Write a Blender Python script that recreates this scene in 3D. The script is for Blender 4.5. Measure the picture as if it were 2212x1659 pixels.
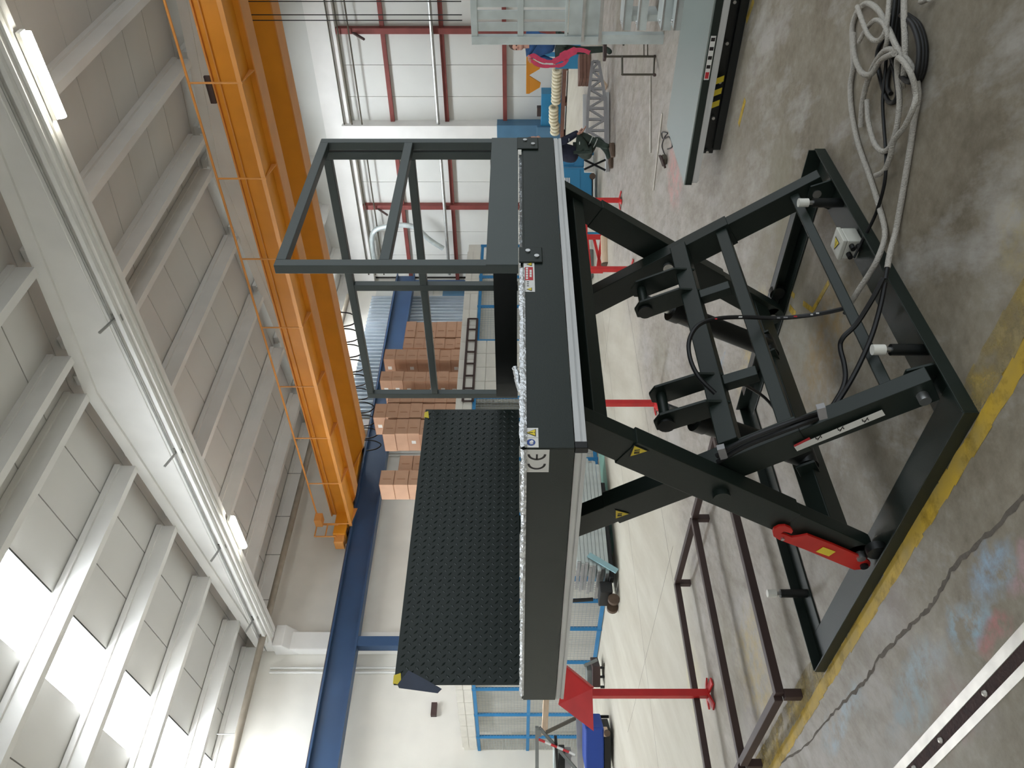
import bpy, bmesh, math, random
from mathutils import Vector, Matrix
random.seed(7)
R = math.radians
scene = bpy.context.scene
for o in list(bpy.data.objects): bpy.data.objects.remove(o, do_unlink=True)
COL = scene.collection

# ------------------------------------------------------------------ camera
F_PX, HOR, YAW, HC = 1692.0, 1117.0, R(44.23), 1.6       # focal length and horizon in the 2212x1659 frame
FW = Vector((math.cos(YAW), math.sin(YAW), 0)); RT = Vector((math.sin(YAW), -math.cos(YAW), 0)); UP = Vector((0, 0, 1))
cam_d = bpy.data.cameras.new('camera'); cam = bpy.data.objects.new('camera', cam_d); COL.objects.link(cam)
cam_d.sensor_fit = 'HORIZONTAL'; cam_d.sensor_width = 36; cam_d.lens = F_PX / 2212 * 36
cam_d.shift_x = -(HOR - 1106) / 2212
cam_d.clip_start = 0.05; cam_d.clip_end = 200
# the photograph was taken with the phone on its side: image right = world down, image up = world right
cam.matrix_world = Matrix(((0, RT.x, -FW.x, 0), (0, RT.y, -FW.y, 0), (-1, 0, 0, HC), (0, 0, 0, 1)))
scene.camera = cam

# ------------------------------------------------------------------ world, exposure
scene.view_settings.view_transform = 'Standard'; scene.view_settings.look = 'None'
scene.view_settings.gamma = 1.0; scene.view_settings.use_curve_mapping = False
scene.view_settings.exposure = 1.15
world = bpy.data.worlds.new('world'); scene.world = world; world.use_nodes = True
bg = world.node_tree.nodes['Background']
bg.inputs[0].default_value = (0.86, 0.94, 1.0, 1); bg.inputs[1].default_value = 0.58
SKYLIGHT_E, TUBE_E = 13.0, 26.0

# ------------------------------------------------------------------ measuring helpers: a pixel and a known plane give a point
def ray(x, y): return FW + RT * ((829.5 - y) / F_PX) + UP * ((HOR - x) / F_PX)
CAM = Vector((0, 0, HC))
def atX(x, y, X): d = ray(x, y); return CAM + d * (X / d.x)
def atY(x, y, Y): d = ray(x, y); return CAM + d * (Y / d.y)
def atZ(x, y, Z): d = ray(x, y); return CAM + d * ((Z - HC) / d.z)
def V(*a): return Vector(a)

# ------------------------------------------------------------------ materials
MATS = {}
def srgb(r, g, b):
    def c(v):
        v /= 255.0
        return v / 12.92 if v <= 0.04045 else ((v + 0.055) / 1.055) ** 2.4
    return (c(r), c(g), c(b), 1)
def mat(name, rgb, rough=0.5, metal=0.0, var=0.12, scale=6.0, bump=0.0, bscale=60.0, rvar=0.0, emit=0.0, rgb2=None, stretch=None, alpha=None, spec=None):
    if name in MATS: return MATS[name]
    m = bpy.data.materials.new(name); m.use_nodes = True
    nt = m.node_tree; b = nt.nodes['Principled BSDF']
    L = nt.links.new
    tc = nt.nodes.new('ShaderNodeTexCoord'); mp = nt.nodes.new('ShaderNodeMapping'); L(tc.outputs['Object'], mp.inputs[0])
    if stretch: mp.inputs['Scale'].default_value = stretch
    nz = nt.nodes.new('ShaderNodeTexNoise'); nz.inputs['Scale'].default_value = scale; nz.inputs['Detail'].default_value = 2.5; L(mp.outputs[0], nz.inputs[0])
    cr = nt.nodes.new('ShaderNodeValToRGB'); L(nz.outputs[0], cr.inputs[0])
    c1 = srgb(*rgb); c2 = srgb(*rgb2) if rgb2 else tuple(min(1, v * (1 + var)) for v in c1[:3]) + (1,)
    c0 = tuple(v * (1 - var) for v in c1[:3]) + (1,)
    cr.color_ramp.elements[0].position = 0.3; cr.color_ramp.elements[0].color = c0 if not rgb2 else c1
    cr.color_ramp.elements[1].position = 0.7; cr.color_ramp.elements[1].color = c2
    L(cr.outputs[0], b.inputs['Base Color'])
    b.inputs['Roughness'].default_value = rough; b.inputs['Metallic'].default_value = metal
    if spec is not None: b.inputs['Specular IOR Level'].default_value = spec
    if rvar:
        mr = nt.nodes.new('ShaderNodeMapRange'); mr.inputs[3].default_value = max(0.02, rough - rvar); mr.inputs[4].default_value = min(1, rough + rvar)
        L(nz.outputs[0], mr.inputs[0]); L(mr.outputs[0], b.inputs['Roughness'])
    if bump:
        n2 = nt.nodes.new('ShaderNodeTexNoise'); n2.inputs['Scale'].default_value = bscale; n2.inputs['Detail'].default_value = 2; L(mp.outputs[0], n2.inputs[0])
        bp = nt.nodes.new('ShaderNodeBump'); bp.inputs['Strength'].default_value = bump; bp.inputs['Distance'].default_value = 0.01
        L(n2.outputs[0], bp.inputs['Height']); L(bp.outputs[0], b.inputs['Normal'])
    if emit:
        b.inputs['Emission Color'].default_value = c1; b.inputs['Emission Strength'].default_value = emit
    if alpha is not None: b.inputs['Alpha'].default_value = alpha
    MATS[name] = m
    return m

M = dict(
 paint_rail=mat('railing_green_grey_paint', (66, 74, 72), 0.4, 0, 0.06, 3, 0.05, 220),
 paint=mat('dark_green_grey_paint', (27, 36, 31), 0.4, 0, 0.08, 3, 0.05, 220, spec=.4),
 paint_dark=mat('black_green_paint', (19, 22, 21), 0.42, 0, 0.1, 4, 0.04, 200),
 treadpaint=mat('glossy_green_grey_paint', (44, 52, 49), 0.2, 0, 0.06, 3),
 black=mat('black_rubber', (16, 16, 17), 0.5, 0, 0.15, 20),
 blackgloss=mat('black_gloss', (14, 15, 20), 0.2, 0, 0.1, 8),
 alu=mat('aluminium_profile', (196, 196, 194), 0.42, 0.3, 0.07, 3, 0.03, 120, stretch=(1, 1, 20)),
 steel=mat('bright_steel', (190, 190, 188), 0.3, 0.9, 0.1, 12),
 galv=mat('galvanised_steel', (192, 200, 198), 0.42, 0.35, 0.12, 5, 0.03, 40, 0.12),
 foil=mat('crumpled_silver_foil', (226, 228, 230), 0.28, 0.55, 0.08, 40, 0.9, 70),
 red=mat('red_paint', (206, 40, 40), 0.42, 0, 0.1, 6),
 redhook=mat('signal_red_paint', (196, 34, 24), 0.45, 0, 0.1, 8),
 yellow=mat('yellow_sticker', (232, 206, 52), 0.45, 0, 0.05, 8),
 ink=mat('black_print', (26, 20, 20), 0.5, 0, 0.05, 8),
 white_lab=mat('white_sticker', (222, 220, 214), 0.4, 0, 0.04, 9),
 blue_print=mat('blue_print', (34, 66, 140), 0.45, 0, 0.05, 9),
 red_print=mat('red_print', (190, 40, 48), 0.45, 0, 0.05, 9),
 wall=mat('white_wall_paint', (226, 222, 212), 0.75, 0, 0.05, 1.2, 0.05, 60),
 panelwall=mat('white_sandwich_panel', (208, 208, 202), 0.55, 0, 0.03, 0.8),
 roof=mat('roof_panel', (212, 210, 205), 0.7, 0, 0.03, 1.5, stretch=(1, 0.15, 1)),
 conc=mat('pale_painted_concrete', (226, 224, 219), 0.72, 0, 0.05, 1.3, 0.06, 30),
 dark_gap=mat('dark_gap', (60, 58, 54), 0.8, 0, 0.1, 5),
 orange=mat('crane_orange', (222, 146, 34), 0.45, 0, 0.06, 2),
 orange_t=mat('crane_orange_trim', (214, 146, 74), 0.5, 0, 0.06, 2),
 runway=mat('runway_blue', (42, 68, 100), 0.42, 0, 0.12, 1.0),
 palebar=mat('pale_blue_steel', (150, 188, 196), 0.5, 0.1, 0.08, 4),
 colblue=mat('column_blue', (76, 116, 144), 0.5, 0, 0.08, 2),
 cage=mat('cage_blue', (38, 122, 176), 0.5, 0, 0.08, 4),
 wire=mat('mesh_wire', (176, 182, 184), 0.5, 0.3, 0.08, 4),
 maroon=mat('red_oxide_steel', (122, 58, 52), 0.6, 0, 0.12, 3),
 block=mat('white_block', (222, 218, 208), 0.75, 0, 0.06, 3, 0.1, 40),
 corr=mat('corrugated_galvanised_sheet', (186, 195, 202), 0.3, 0.6, 0.08, 2),
 carton=mat('brown_cardboard', (188, 148, 120), 0.75, 0, 0.08, 3),
 tape=mat('carton_print', (160, 112, 80), 0.7, 0, 0.1, 6),
 brown=mat('brown_primer_steel', (66, 48, 44), 0.55, 0, 0.12, 5),
 trolley=mat('dark_olive_tube', (84, 78, 66), 0.5, 0.2, 0.12, 5),
 machine=mat('machine_blue', (48, 132, 176), 0.45, 0, 0.08, 3),
 lightblue=mat('light_blue_paint', (52, 160, 206), 0.45, 0, 0.06, 3),
 navy=mat('navy_cloth', (30, 33, 52), 0.85, 0, 0.2, 12, 0.3, 60),
 jacket=mat('blue_cloth', (44, 84, 132), 0.85, 0, 0.2, 10, 0.3, 60),
 trouser=mat('green_cloth', (50, 62, 54), 0.85, 0, 0.2, 12, 0.3, 60),
 skin=mat('skin', (206, 158, 138), 0.6, 0, 0.06, 6),
 hair=mat('brown_hair', (78, 52, 40), 0.7, 0, 0.2, 30),
 shoe=mat('brown_leather', (92, 74, 60), 0.7, 0, 0.15, 12),
 reflect=mat('reflective_tape', (190, 196, 190), 0.35, 0.2, 0.05, 9),
 pink=mat('pink_strap', (208, 66, 96), 0.75, 0, 0.1, 12),
 cream=mat('cream_foam', (226, 218, 190), 0.8, 0, 0.06, 12),
 truss=mat('grey_truss_paint', (150, 148, 148), 0.5, 0.1, 0.08, 6),
 wood=mat('pale_timber', (214, 188, 160), 0.7, 0, 0.1, 6, stretch=(1, 1, 8)),
 darkwood=mat('rack_timber', (112, 78, 64), 0.7, 0, 0.15, 6),
 tarp=mat('royal_blue_tarpaulin', (24, 62, 148), 0.55, 0, 0.08, 3),
 hose=mat('grey_woven_sleeve', (178, 172, 162), 0.75, 0, 0.08, 60, 0.7, 160),
 cream_box=mat('cream_plastic', (206, 204, 192), 0.45, 0, 0.04, 8),
 nylon=mat('white_nylon', (232, 230, 220), 0.45, 0, 0.03, 8),
 mint=mat('mint_green_board', (150, 196, 178), 0.5, 0, 0.08, 3),
 tabletop=mat('grey_green_table_top', (126, 137, 132), 0.35, 0.1, 0.06, 1.5, 0.03, 60, 0.08),
 ypaint=mat('yellow_floor_paint', (196, 160, 44), 0.65, 0, 0.1, 7, 0.1, 40, rgb2=(164, 140, 70)),
 yfaded=mat('faded_yellow_floor_paint', (188, 162, 86), 0.75, 0, 0.1, 5, 0.1, 40, rgb2=(150, 138, 110)),
 crack=mat('crack_filler', (96, 88, 78), 0.85, 0, 0.2, 20, 0.4, 60),
 rail=mat('worn_floor_rail', (206, 200, 190), 0.4, 0.45, 0.14, 9, 0.1, 40),
 groove=mat('rusty_groove', (56, 36, 32), 0.85, 0, 0.3, 30, 0.5, 60),
 greybox=mat('grey_stone', (118, 120, 116), 0.8, 0, 0.1, 5),
 pipe=mat('white_conduit', (222, 221, 216), 0.5, 0, 0.04, 4),
 galvpipe=mat('galvanised_pipe', (160, 160, 156), 0.4, 0.6, 0.1, 8),
 sprink=mat('weathered_pipe', (150, 140, 126), 0.6, 0.1, 0.12, 4),
 tube=mat('fluorescent_tube', (255, 252, 240), 0.5, 0, 0.0, 1, emit=TUBE_E),
 sky=mat('translucent_skylight', (240, 247, 255), 0.5, 0, 0.0, 1, emit=SKYLIGHT_E),
 darkcloth=mat('navy_plastic_film', (36, 46, 66), 0.4, 0, 0.15, 10),
)

def worn(m, p0, p1, a0, a1, scale):      # paint rubbed away in patches
    nt = m.node_tree; L = nt.links.new; b = nt.nodes['Principled BSDF']
    tc = nt.nodes.new('ShaderNodeTexCoord'); nz = nt.nodes.new('ShaderNodeTexNoise'); nz.inputs['Scale'].default_value = scale; nz.inputs['Detail'].default_value = 6; nz.inputs['Roughness'].default_value = .7
    L(tc.outputs['Object'], nz.inputs[0]); mr = nt.nodes.new('ShaderNodeMapRange')
    for i, v in ((1, p0), (2, p1), (3, a0), (4, a1)): mr.inputs[i].default_value = v
    L(nz.outputs[0], mr.inputs[0]); L(mr.outputs[0], b.inputs['Alpha'])
worn(M['ypaint'], .3, .5, .35, 1.0, 5); worn(M['yfaded'], .42, .62, .1, .85, 4)
# ------------------------------------------------------------------ mesh builder
class MB:
    def __init__(s): s.v = []; s.f = []
    def add(s, vs, fs):
        n = len(s.v); s.v += [Vector(p) for p in vs]; s.f += [tuple(i + n for i in f) for f in fs]; return s
    def hexa(s, p):   # 8 points: bottom 4 ccw, top 4
        return s.add(p, [(3, 2, 1, 0), (4, 5, 6, 7), (0, 1, 5, 4), (1, 2, 6, 5), (2, 3, 7, 6), (3, 0, 4, 7)])
    def box(s, lo, hi):
        x0, y0, z0 = lo; x1, y1, z1 = hi
        return s.hexa([(x0, y0, z0), (x1, y0, z0), (x1, y1, z0), (x0, y1, z0), (x0, y0, z1), (x1, y0, z1), (x1, y1, z1), (x0, y1, z1)])
    def bar(s, a, b, w, h, up=(0, 0, 1)):   # rectangular bar, h along 'up', w across
        a = Vector(a); b = Vector(b); d = (b - a).normalized(); u = Vector(up); u = (u - d * u.dot(d))
        if u.length < 1e-5: u = Vector((1, 0, 0)) - d * d.x
        u.normalize(); r = d.cross(u)
        q = []
        for p in (a, b): q += [p - r * w / 2 - u * h / 2, p + r * w / 2 - u * h / 2, p + r * w / 2 + u * h / 2, p - r * w / 2 + u * h / 2]
        return s.add(q, [(0, 1, 2, 3), (7, 6, 5, 4), (4, 5, 1, 0), (5, 6, 2, 1), (6, 7, 3, 2), (7, 4, 0, 3)])
    def cyl(s, a, b, r, n=12, r2=None):
        a = Vector(a); b = Vector(b); d = (b - a).normalized(); r2 = r if r2 is None else r2
        u = d.orthogonal().normalized(); w = d.cross(u)
        vs = []
        for p, rr in ((a, r), (b, r2)):
            for i in range(n):
                t = 2 * math.pi * i / n; vs.append(p + (u * math.cos(t) + w * math.sin(t)) * rr)
        fs = [(i, (i + 1) % n, (i + 1) % n + n, i + n) for i in range(n)] + [tuple(range(n - 1, -1, -1)), tuple(range(n, 2 * n))]
        return s.add(vs, fs)
    def tube(s, pts, r, n=8, closed=False):
        P = [Vector(p) for p in pts]; N = len(P); vs = []; u = None
        for i, p in enumerate(P):
            a = P[(i - 1) % N] if (closed or i > 0) else P[0]; b = P[(i + 1) % N] if (closed or i < N - 1) else P[-1]
            d = (b - a)
            d = d.normalized() if d.length > 1e-9 else Vector((1, 0, 0))
            if u is None: u = d.orthogonal().normalized()
            u = u - d * u.dot(d)
            u = u.normalized() if u.length > 1e-6 else d.orthogonal().normalized()
            w = d.cross(u); rr = r[i] if isinstance(r, (list, tuple)) else r
            for k in range(n):
                t = 2 * math.pi * k / n; vs.append(p + (u * math.cos(t) + w * math.sin(t)) * rr)
        fs = []
        for i in range(N if closed else N - 1):
            j = (i + 1) % N
            for k in range(n): fs.append((i * n + k, i * n + (k + 1) % n, j * n + (k + 1) % n, j * n + k))
        if not closed: fs += [tuple(range(n - 1, -1, -1)), tuple((N - 1) * n + k for k in range(n))]
        return s.add(vs, fs)
    def prism(s, poly, vec):
        P = [Vector(p) for p in poly]; n = len(P); v = Vector(vec)
        return s.add(P + [p + v for p in P], [tuple(range(n - 1, -1, -1)), tuple(range(n, 2 * n))] + [(i, (i + 1) % n, (i + 1) % n + n, i + n) for i in range(n)])
    def sphere(s, c, r, n=10, m=6, sc=(1, 1, 1)):
        c = Vector(c); vs = [c + Vector((0, 0, r * sc[2]))]; fs = []
        for j in range(1, m):
            for i in range(n):
                th = math.pi * j / m; ph = 2 * math.pi * i / n
                vs.append(c + Vector((r * sc[0] * math.sin(th) * math.cos(ph), r * sc[1] * math.sin(th) * math.sin(ph), r * sc[2] * math.cos(th))))
        vs.append(c - Vector((0, 0, r * sc[2])))
        for i in range(n):
            fs.append((0, 1 + i, 1 + (i + 1) % n)); k = 1 + (m - 2) * n; fs.append((len(vs) - 1, k + (i + 1) % n, k + i))
        for j in range(m - 2):
            for i in range(n): a = 1 + j * n; fs.append((a + i, a + n + i, a + n + (i + 1) % n, a + (i + 1) % n))
        return s.add(vs, fs)
    def torus(s, c, axis, Rr, r, n=16, m=6):
        c = Vector(c); d = Vector(axis).normalized(); u = d.orthogonal().normalized(); w = d.cross(u)
        return s.tube([c + (u * math.cos(2 * math.pi * i / n) + w * math.sin(2 * math.pi * i / n)) * Rr for i in range(n)], r, m, True)
    def build(s, name, m, parent=None, smooth=False, bevel=0.0, label=None, cat=None, group=None, kind=None, org=None):
        me = bpy.data.meshes.new(name)
        if parent is not None: o0 = world_loc(parent)
        elif org is not None: o0 = Vector(org)
        else:
            xs = [p.x for p in s.v]; ys = [p.y for p in s.v]; zs = [p.z for p in s.v]
            o0 = Vector(((min(xs) + max(xs)) / 2, (min(ys) + max(ys)) / 2, min(zs)))
        me.from_pydata([p - o0 for p in s.v], [], s.f); me.materials.append(m if not isinstance(m, str) else M[m])
        bm = bmesh.new(); bm.from_mesh(me); bmesh.ops.recalc_face_normals(bm, faces=bm.faces); bm.to_mesh(me); bm.free()
        if smooth:
            for p in me.polygons: p.use_smooth = True
            try: me.set_sharp_from_angle(angle=R(42))
            except Exception: pass
        o = bpy.data.objects.new(name, me); COL.objects.link(o)
        if parent is not None: o.parent = parent
        else: o.location = o0
        if bevel:
            md = o.modifiers.new('bevel', 'BEVEL'); md.width = bevel; md.segments = 2; md.limit_method = 'ANGLE'; md.angle_limit = R(40)
        return tag(o, label, cat, group, kind)
def world_loc(o):
    l = Vector(o.location); p = o.parent
    while p: l = l + Vector(p.location); p = p.parent
    return l
def tag(o, label=None, cat=None, group=None, kind=None):
    if label: o['label'] = label
    if cat: o['category'] = cat
    if group: o['group'] = group
    if kind: o['kind'] = kind
    return o
def thing(name, loc, label, cat, group=None, kind=None):
    o = bpy.data.objects.new(name, None); o.empty_display_size = 0.1; COL.objects.link(o); o.location = loc
    return tag(o, label, cat, group, kind)
def struct(name, loc=(0, 0, 0)):
    o = bpy.data.objects.new(name, None); COL.objects.link(o); o.location = loc; o['kind'] = 'structure'; return o
def dup(o, parent=None):
    c = o.copy(); COL.objects.link(c); c.parent = parent
    for ch in o.children: dup(ch, c)
    return c
def inst(src, loc, parent, rot=None):     # a further copy of a piece, sharing its mesh
    c = src.copy(); COL.objects.link(c); c.parent = parent; c.location = loc
    if rot is not None: c.rotation_euler = rot
    return c
def spline(pts, n=8):
    P = [Vector(p) for p in pts]; out = []
    for i in range(len(P) - 1):
        p0 = P[max(i - 1, 0)]; p1 = P[i]; p2 = P[i + 1]; p3 = P[min(i + 2, len(P) - 1)]
        for k in range(n):
            t = k / n; out.append(0.5 * ((2 * p1) + (-p0 + p2) * t + (2 * p0 - 5 * p1 + 4 * p2 - p3) * t * t + (-p0 + 3 * p1 - 3 * p2 + p3) * t ** 3))
    return out + [P[-1]]
def text_mesh(body, size, m, parent, loc, ux, uy, name='lettering', depth=0.0006):
    cu = bpy.data.curves.new(name, 'FONT'); cu.body = body; cu.size = size; cu.extrude = depth / 2; cu.align_x = 'CENTER'; cu.align_y = 'CENTER'
    ob = bpy.data.objects.new(name, cu); COL.objects.link(ob)
    dg = bpy.context.evaluated_depsgraph_get(); me = bpy.data.meshes.new_from_object(ob.evaluated_get(dg)); bpy.data.objects.remove(ob, do_unlink=True)
    ux = Vector(ux).normalized(); uy = Vector(uy).normalized(); uz = ux.cross(uy)
    l = Vector(loc) - world_loc(parent)
    me.transform(Matrix(((ux.x, uy.x, uz.x, l.x), (ux.y, uy.y, uz.y, l.y), (ux.z, uy.z, uz.z, l.z), (0, 0, 0, 1))))
    me.materials.clear(); me.materials.append(M[m]); me.name = name
    o = bpy.data.objects.new(name, me); COL.objects.link(o); o.parent = parent
    return o

# ================================================================== THE HALL
WX, WY = 26.2, 19.5                      # inner faces of the right and back walls
def ztop(Y): return 9.33 - 0.092 * abs(Y - 9.9)

# ---- floor
def floor_material():
    m = bpy.data.materials.new('worn_concrete_floor'); m.use_nodes = True
    nt = m.node_tree; b = nt.nodes['Principled BSDF']; L = nt.links.new; N = nt.nodes.new
    tc = N('ShaderNodeTexCoord'); P = tc.outputs['Object']
    def noise(scale, detail=6, rough=0.6, st=None):
        n = N('ShaderNodeTexNoise'); n.inputs['Scale'].default_value = scale; n.inputs['Detail'].default_value = detail; n.inputs['Roughness'].default_value = rough
        if st:
            mp = N('ShaderNodeMapping'); mp.vector_type = 'TEXTURE'; mp.inputs['Scale'].default_value = st; mp.inputs['Rotation'].default_value = (0, 0, R(38)); L(P, mp.inputs[0]); L(mp.outputs[0], n.inputs[0])
        else: L(P, n.inputs[0])
        return n.outputs[0]
    def ramp(f, *st):
        r = N('ShaderNodeValToRGB'); e = r.color_ramp.elements
        while len(e) < len(st): e.new(0.5)
        for k, (p, c) in enumerate(st): e[k].position = p; e[k].color = srgb(*c) if len(c) == 3 else c
        L(f, r.inputs[0]); return r.outputs[0]
    def mix(f, a, c):
        x = N('ShaderNodeMix'); x.data_type = 'RGBA'
        if isinstance(f, float): x.inputs[0].default_value = f
        else: L(f, x.inputs[0])
        for s_, v in ((x.inputs[6], a), (x.inputs[7], c)):
            if isinstance(v, tuple): s_.default_value = v
            else: L(v, s_)
        return x.outputs[2]
    def math_(op, a, c=None):
        x = N('ShaderNodeMath'); x.operation = op
        for s_, v in ((x.inputs[0], a), (x.inputs[1], c)):
            if v is None: continue
            if isinstance(v, (int, float)): s_.default_value = v
            else: L(v, s_)
        return x.outputs[0]
    BW = lambda a, b_: ((a, (0, 0, 0, 1)), (b_, (1, 1, 1, 1)))
    worn = ramp(noise(1.1, 6, 0.65), (0.28, (104, 93, 74)), (0.45, (132, 121, 101)), (0.58, (150, 141, 124)), (0.75, (174, 167, 155)))
    speck = ramp(noise(14, 6, 0.7), (0.3, (84, 76, 62)), (0.55, (134, 126, 112)), (0.75, (166, 160, 148)))
    near = mix(0.42, worn, speck)
    # streaks of cleaned, pale cement dragged across the worn area
    pale = ramp(noise(1.6, 6, 0.68, (1.5, 0.7, 1)), *BW(0.52, 0.66))
    sep = N('ShaderNodeSeparateXYZ'); L(P, sep.inputs[0])
    band = N('ShaderNodeMapRange'); band.inputs[1].default_value = 2.6; band.inputs[2].default_value = 4.2; L(math_('ADD', sep.outputs[1], math_('MULTIPLY', sep.outputs[0], .12)), band.inputs[0])
    near = mix(math_('MULTIPLY', band.outputs[0], 0.55), near, ramp(noise(5, 5, 0.75, (1.7, 0.7, 1)), (0.35, (158, 150, 140)), (0.55, (190, 183, 175)), (0.7, (206, 202, 196))))
    near = mix(math_('MULTIPLY', pale, 0.6), near, srgb(184, 180, 174))
    lil = ramp(noise(0.9, 6, 0.65, (1.3, 0.8, 1)), *BW(0.56, 0.7)); near = mix(math_('MULTIPLY', lil, 0.35), near, srgb(160, 150, 152))
    ol = ramp(noise(0.55, 4), *BW(0.55, 0.72)); near = mix(math_('MULTIPLY', ol, 0.6), near, srgb(112, 105, 70))
    far = ramp(noise(0.8, 6, 0.6, (2.5, 0.4, 1)), (0.3, (178, 170, 152)), (0.6, (196, 190, 174)), (0.8, (206, 200, 186)))
    sx = N('ShaderNodeSeparateXYZ'); L(P, sx.inputs[0])
    edge = math_('ADD', sx.outputs[1], math_('MULTIPLY', math_('SUBTRACT', noise(0.7, 5), 0.5), 2.2))
    edge = math_('SUBTRACT', edge, math_('MULTIPLY', sx.outputs[0], 0.10))
    zone = N('ShaderNodeMapRange'); zone.inputs[1].default_value = 5.7; zone.inputs[2].default_value = 6.7; L(edge, zone.inputs[0])
    col = mix(zone.outputs[0], near, far)
    # blotches of spilled paint, each with its own place on the slab
    warp = N('ShaderNodeMix'); warp.data_type = 'VECTOR'; warp.inputs[0].default_value = 0.22
    nzc = N('ShaderNodeTexNoise'); nzc.inputs['Scale'].default_value = 3.5; nzc.inputs['Detail'].default_value = 6; L(P, nzc.inputs[0])
    va = N('ShaderNodeVectorMath'); va.operation = 'MULTIPLY_ADD'; L(nzc.outputs[1], va.inputs[0]); va.inputs[1].default_value = (0.34, 0.34, 0); L(P, va.inputs[2])
    broken = ramp(noise(9, 4, 0.7), *BW(0.38, 0.62))
    for (x, y, rx, ry, c, k) in BLOTS:
        mp = N('ShaderNodeMapping'); mp.vector_type = 'POINT'; L(va.outputs[0], mp.inputs[0])
        mp.inputs['Scale'].default_value = (1 / rx, 1 / ry, 0); mp.inputs['Location'].default_value = (-(x + 0.17) / rx, -(y + 0.17) / ry, 0)
        ln = N('ShaderNodeVectorMath'); ln.operation = 'LENGTH'; L(mp.outputs[0], ln.inputs[0])
        mr = N('ShaderNodeMapRange'); mr.inputs[1].default_value = 1.0; mr.inputs[2].default_value = 0.45; mr.inputs[3].default_value = 0; mr.inputs[4].default_value = k; L(ln.outputs['Value'], mr.inputs[0])
        br = math_('MULTIPLY', mr.outputs[0], broken)
        col = mix(br, col, srgb(*c))
    L(col, b.inputs['Base Color'])
    rr = N('ShaderNodeMapRange'); rr.inputs[3].default_value = 0.5; rr.inputs[4].default_value = 0.85; L(noise(3, 5), rr.inputs[0]); L(rr.outputs[0], b.inputs['Roughness'])
    bp = N('ShaderNodeBump'); bp.inputs['Strength'].default_value = 0.35; bp.inputs['Distance'].default_value = 0.006
    L(noise(22, 5, 0.7), bp.inputs['Height']); L(bp.outputs[0], b.inputs['Normal'])
    return m
BLOTS = [(1.45, 2.28, .10, .16, (150, 176, 200), .8), (1.40, 2.55, .10, .18, (150, 180, 200), .85), (1.36, 2.12, .07, .14, (190, 150, 158), .8),
         (1.30, 2.42, .07, .14, (190, 120, 120), .8), (1.45, 3.0, .12, .3, (160, 180, 190), .7), (1.62, 3.9, .1, .4, (168, 186, 196), .8), (1.35, 3.2, .1, .3, (150, 166, 172), .7),
         (1.2, 2.85, .12, .2, (150, 110, 108), .55), (2.55, .62, .3, .25, (150, 152, 92), .7), (3.0, .55, .25, .2, (150, 152, 92), .55), (2.1, 1.45, .2, .12, (176, 156, 84), .35),
         (7.2, 4.05, .5, .35, (206, 150, 144), .8), (4.45, 4.15, .06, .2, (110, 150, 190), .8), (4.0, 3.55, .22, .5, (206, 178, 96), .6), (3.05, 2.75, .3, .5, (150, 118, 60), .6),
         (2.45, 5.0, .5, .5, (196, 170, 90), .45), (3.2, 6.9, .5, .3, (206, 196, 130), .4), (2.6, 3.0, .35, .6, (112, 100, 84), .5)]
fl = MB().box((-9, -9, -0.25), (WX, WY, 0)).build('floor', floor_material(), org=(0, 0, 0), kind='structure')
# yellow marking under the lift, ragged where it has worn
for xa_, xb_, m_, drop in ((1.795, 1.868, 'ypaint', .0), (1.872, 2.01, 'yfaded', .0)):
    mb = MB()
    for k in range(92):
        y0 = 0.9 + k * 0.08; y1 = y0 + 0.08
        if random.random() < drop: continue
        e = lambda: random.uniform(-.008, .008)
        mb.hexa([(xa_ + e(), y0, 0.0004), (xb_ + e(), y0, 0.0004), (xb_ + e(), y1, 0.0004), (xa_ + e(), y1, 0.0004), (xa_ + e(), y0, .0016), (xb_ + e(), y0, .0016), (xb_ + e(), y1, .0016), (xa_ + e(), y1, .0016)])
    mb.build('yellow_line', m_, fl)
for (xa_, ya_), (xb_, yb_), w_ in (((1702, 626), (1716, 640), .03), ((1790, 610), (1757, 668), .03), ((1735, 655), (1757, 672), .03), ((1705, 664), (1718, 680), .04)):
    MB().bar(atZ(xa_, ya_, .001), atZ(xb_, yb_, .001), w_, .0016).build('yellow_mark', 'ypaint', fl)

mb = MB()
a = atZ(1610, 215, 0); b = atZ(1596, 270, 0)
mb.bar(a + V(0, 0, .001), b + V(0, 0, .001), .05, .002); mb.build('yellow_line', 'ypaint', fl)
mb = MB(); mb.bar(atZ(1628, 0, .001), atZ(1612, 45, .001), .05, .002); mb.build('yellow_line', 'ypaint', fl)
# long crack through the slab
cp = [(2212, 1070), (2150, 1140), (2105, 1180), (2060, 1225), (2035, 1270), (2010, 1310), (1985, 1335), (1960, 1360), (1925, 1395), (1900, 1420), (1880, 1455), (1860, 1480), (1828, 1512), (1800, 1540), (1775, 1572), (1750, 1600), (1718, 1628), (1690, 1645), (1650, 1672)]
pts = [atZ(x, y, 0) for x, y in cp]; pts = spline(pts, 5); mb = MB()
pl = []; pr_ = []
for i, p in enumerate(pts):
    d = (pts[min(i + 1, len(pts) - 1)] - pts[max(i - 1, 0)]).normalized(); s = Vector((-d.y, d.x, 0)); w = (0.009 if i < 60 else 0.006) * random.uniform(.5, 1.4); j = s * random.uniform(-.006, .006)
    pl.append(p + j + s * w + V(0, 0, .0012)); pr_.append(p + j - s * w + V(0, 0, .0012))
k = len(pl); mb.add(pl + pr_, [(i, i + 1, k + i + 1, k + i) for i in range(k - 1)]); mb.build('crack', 'crack', fl)
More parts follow.
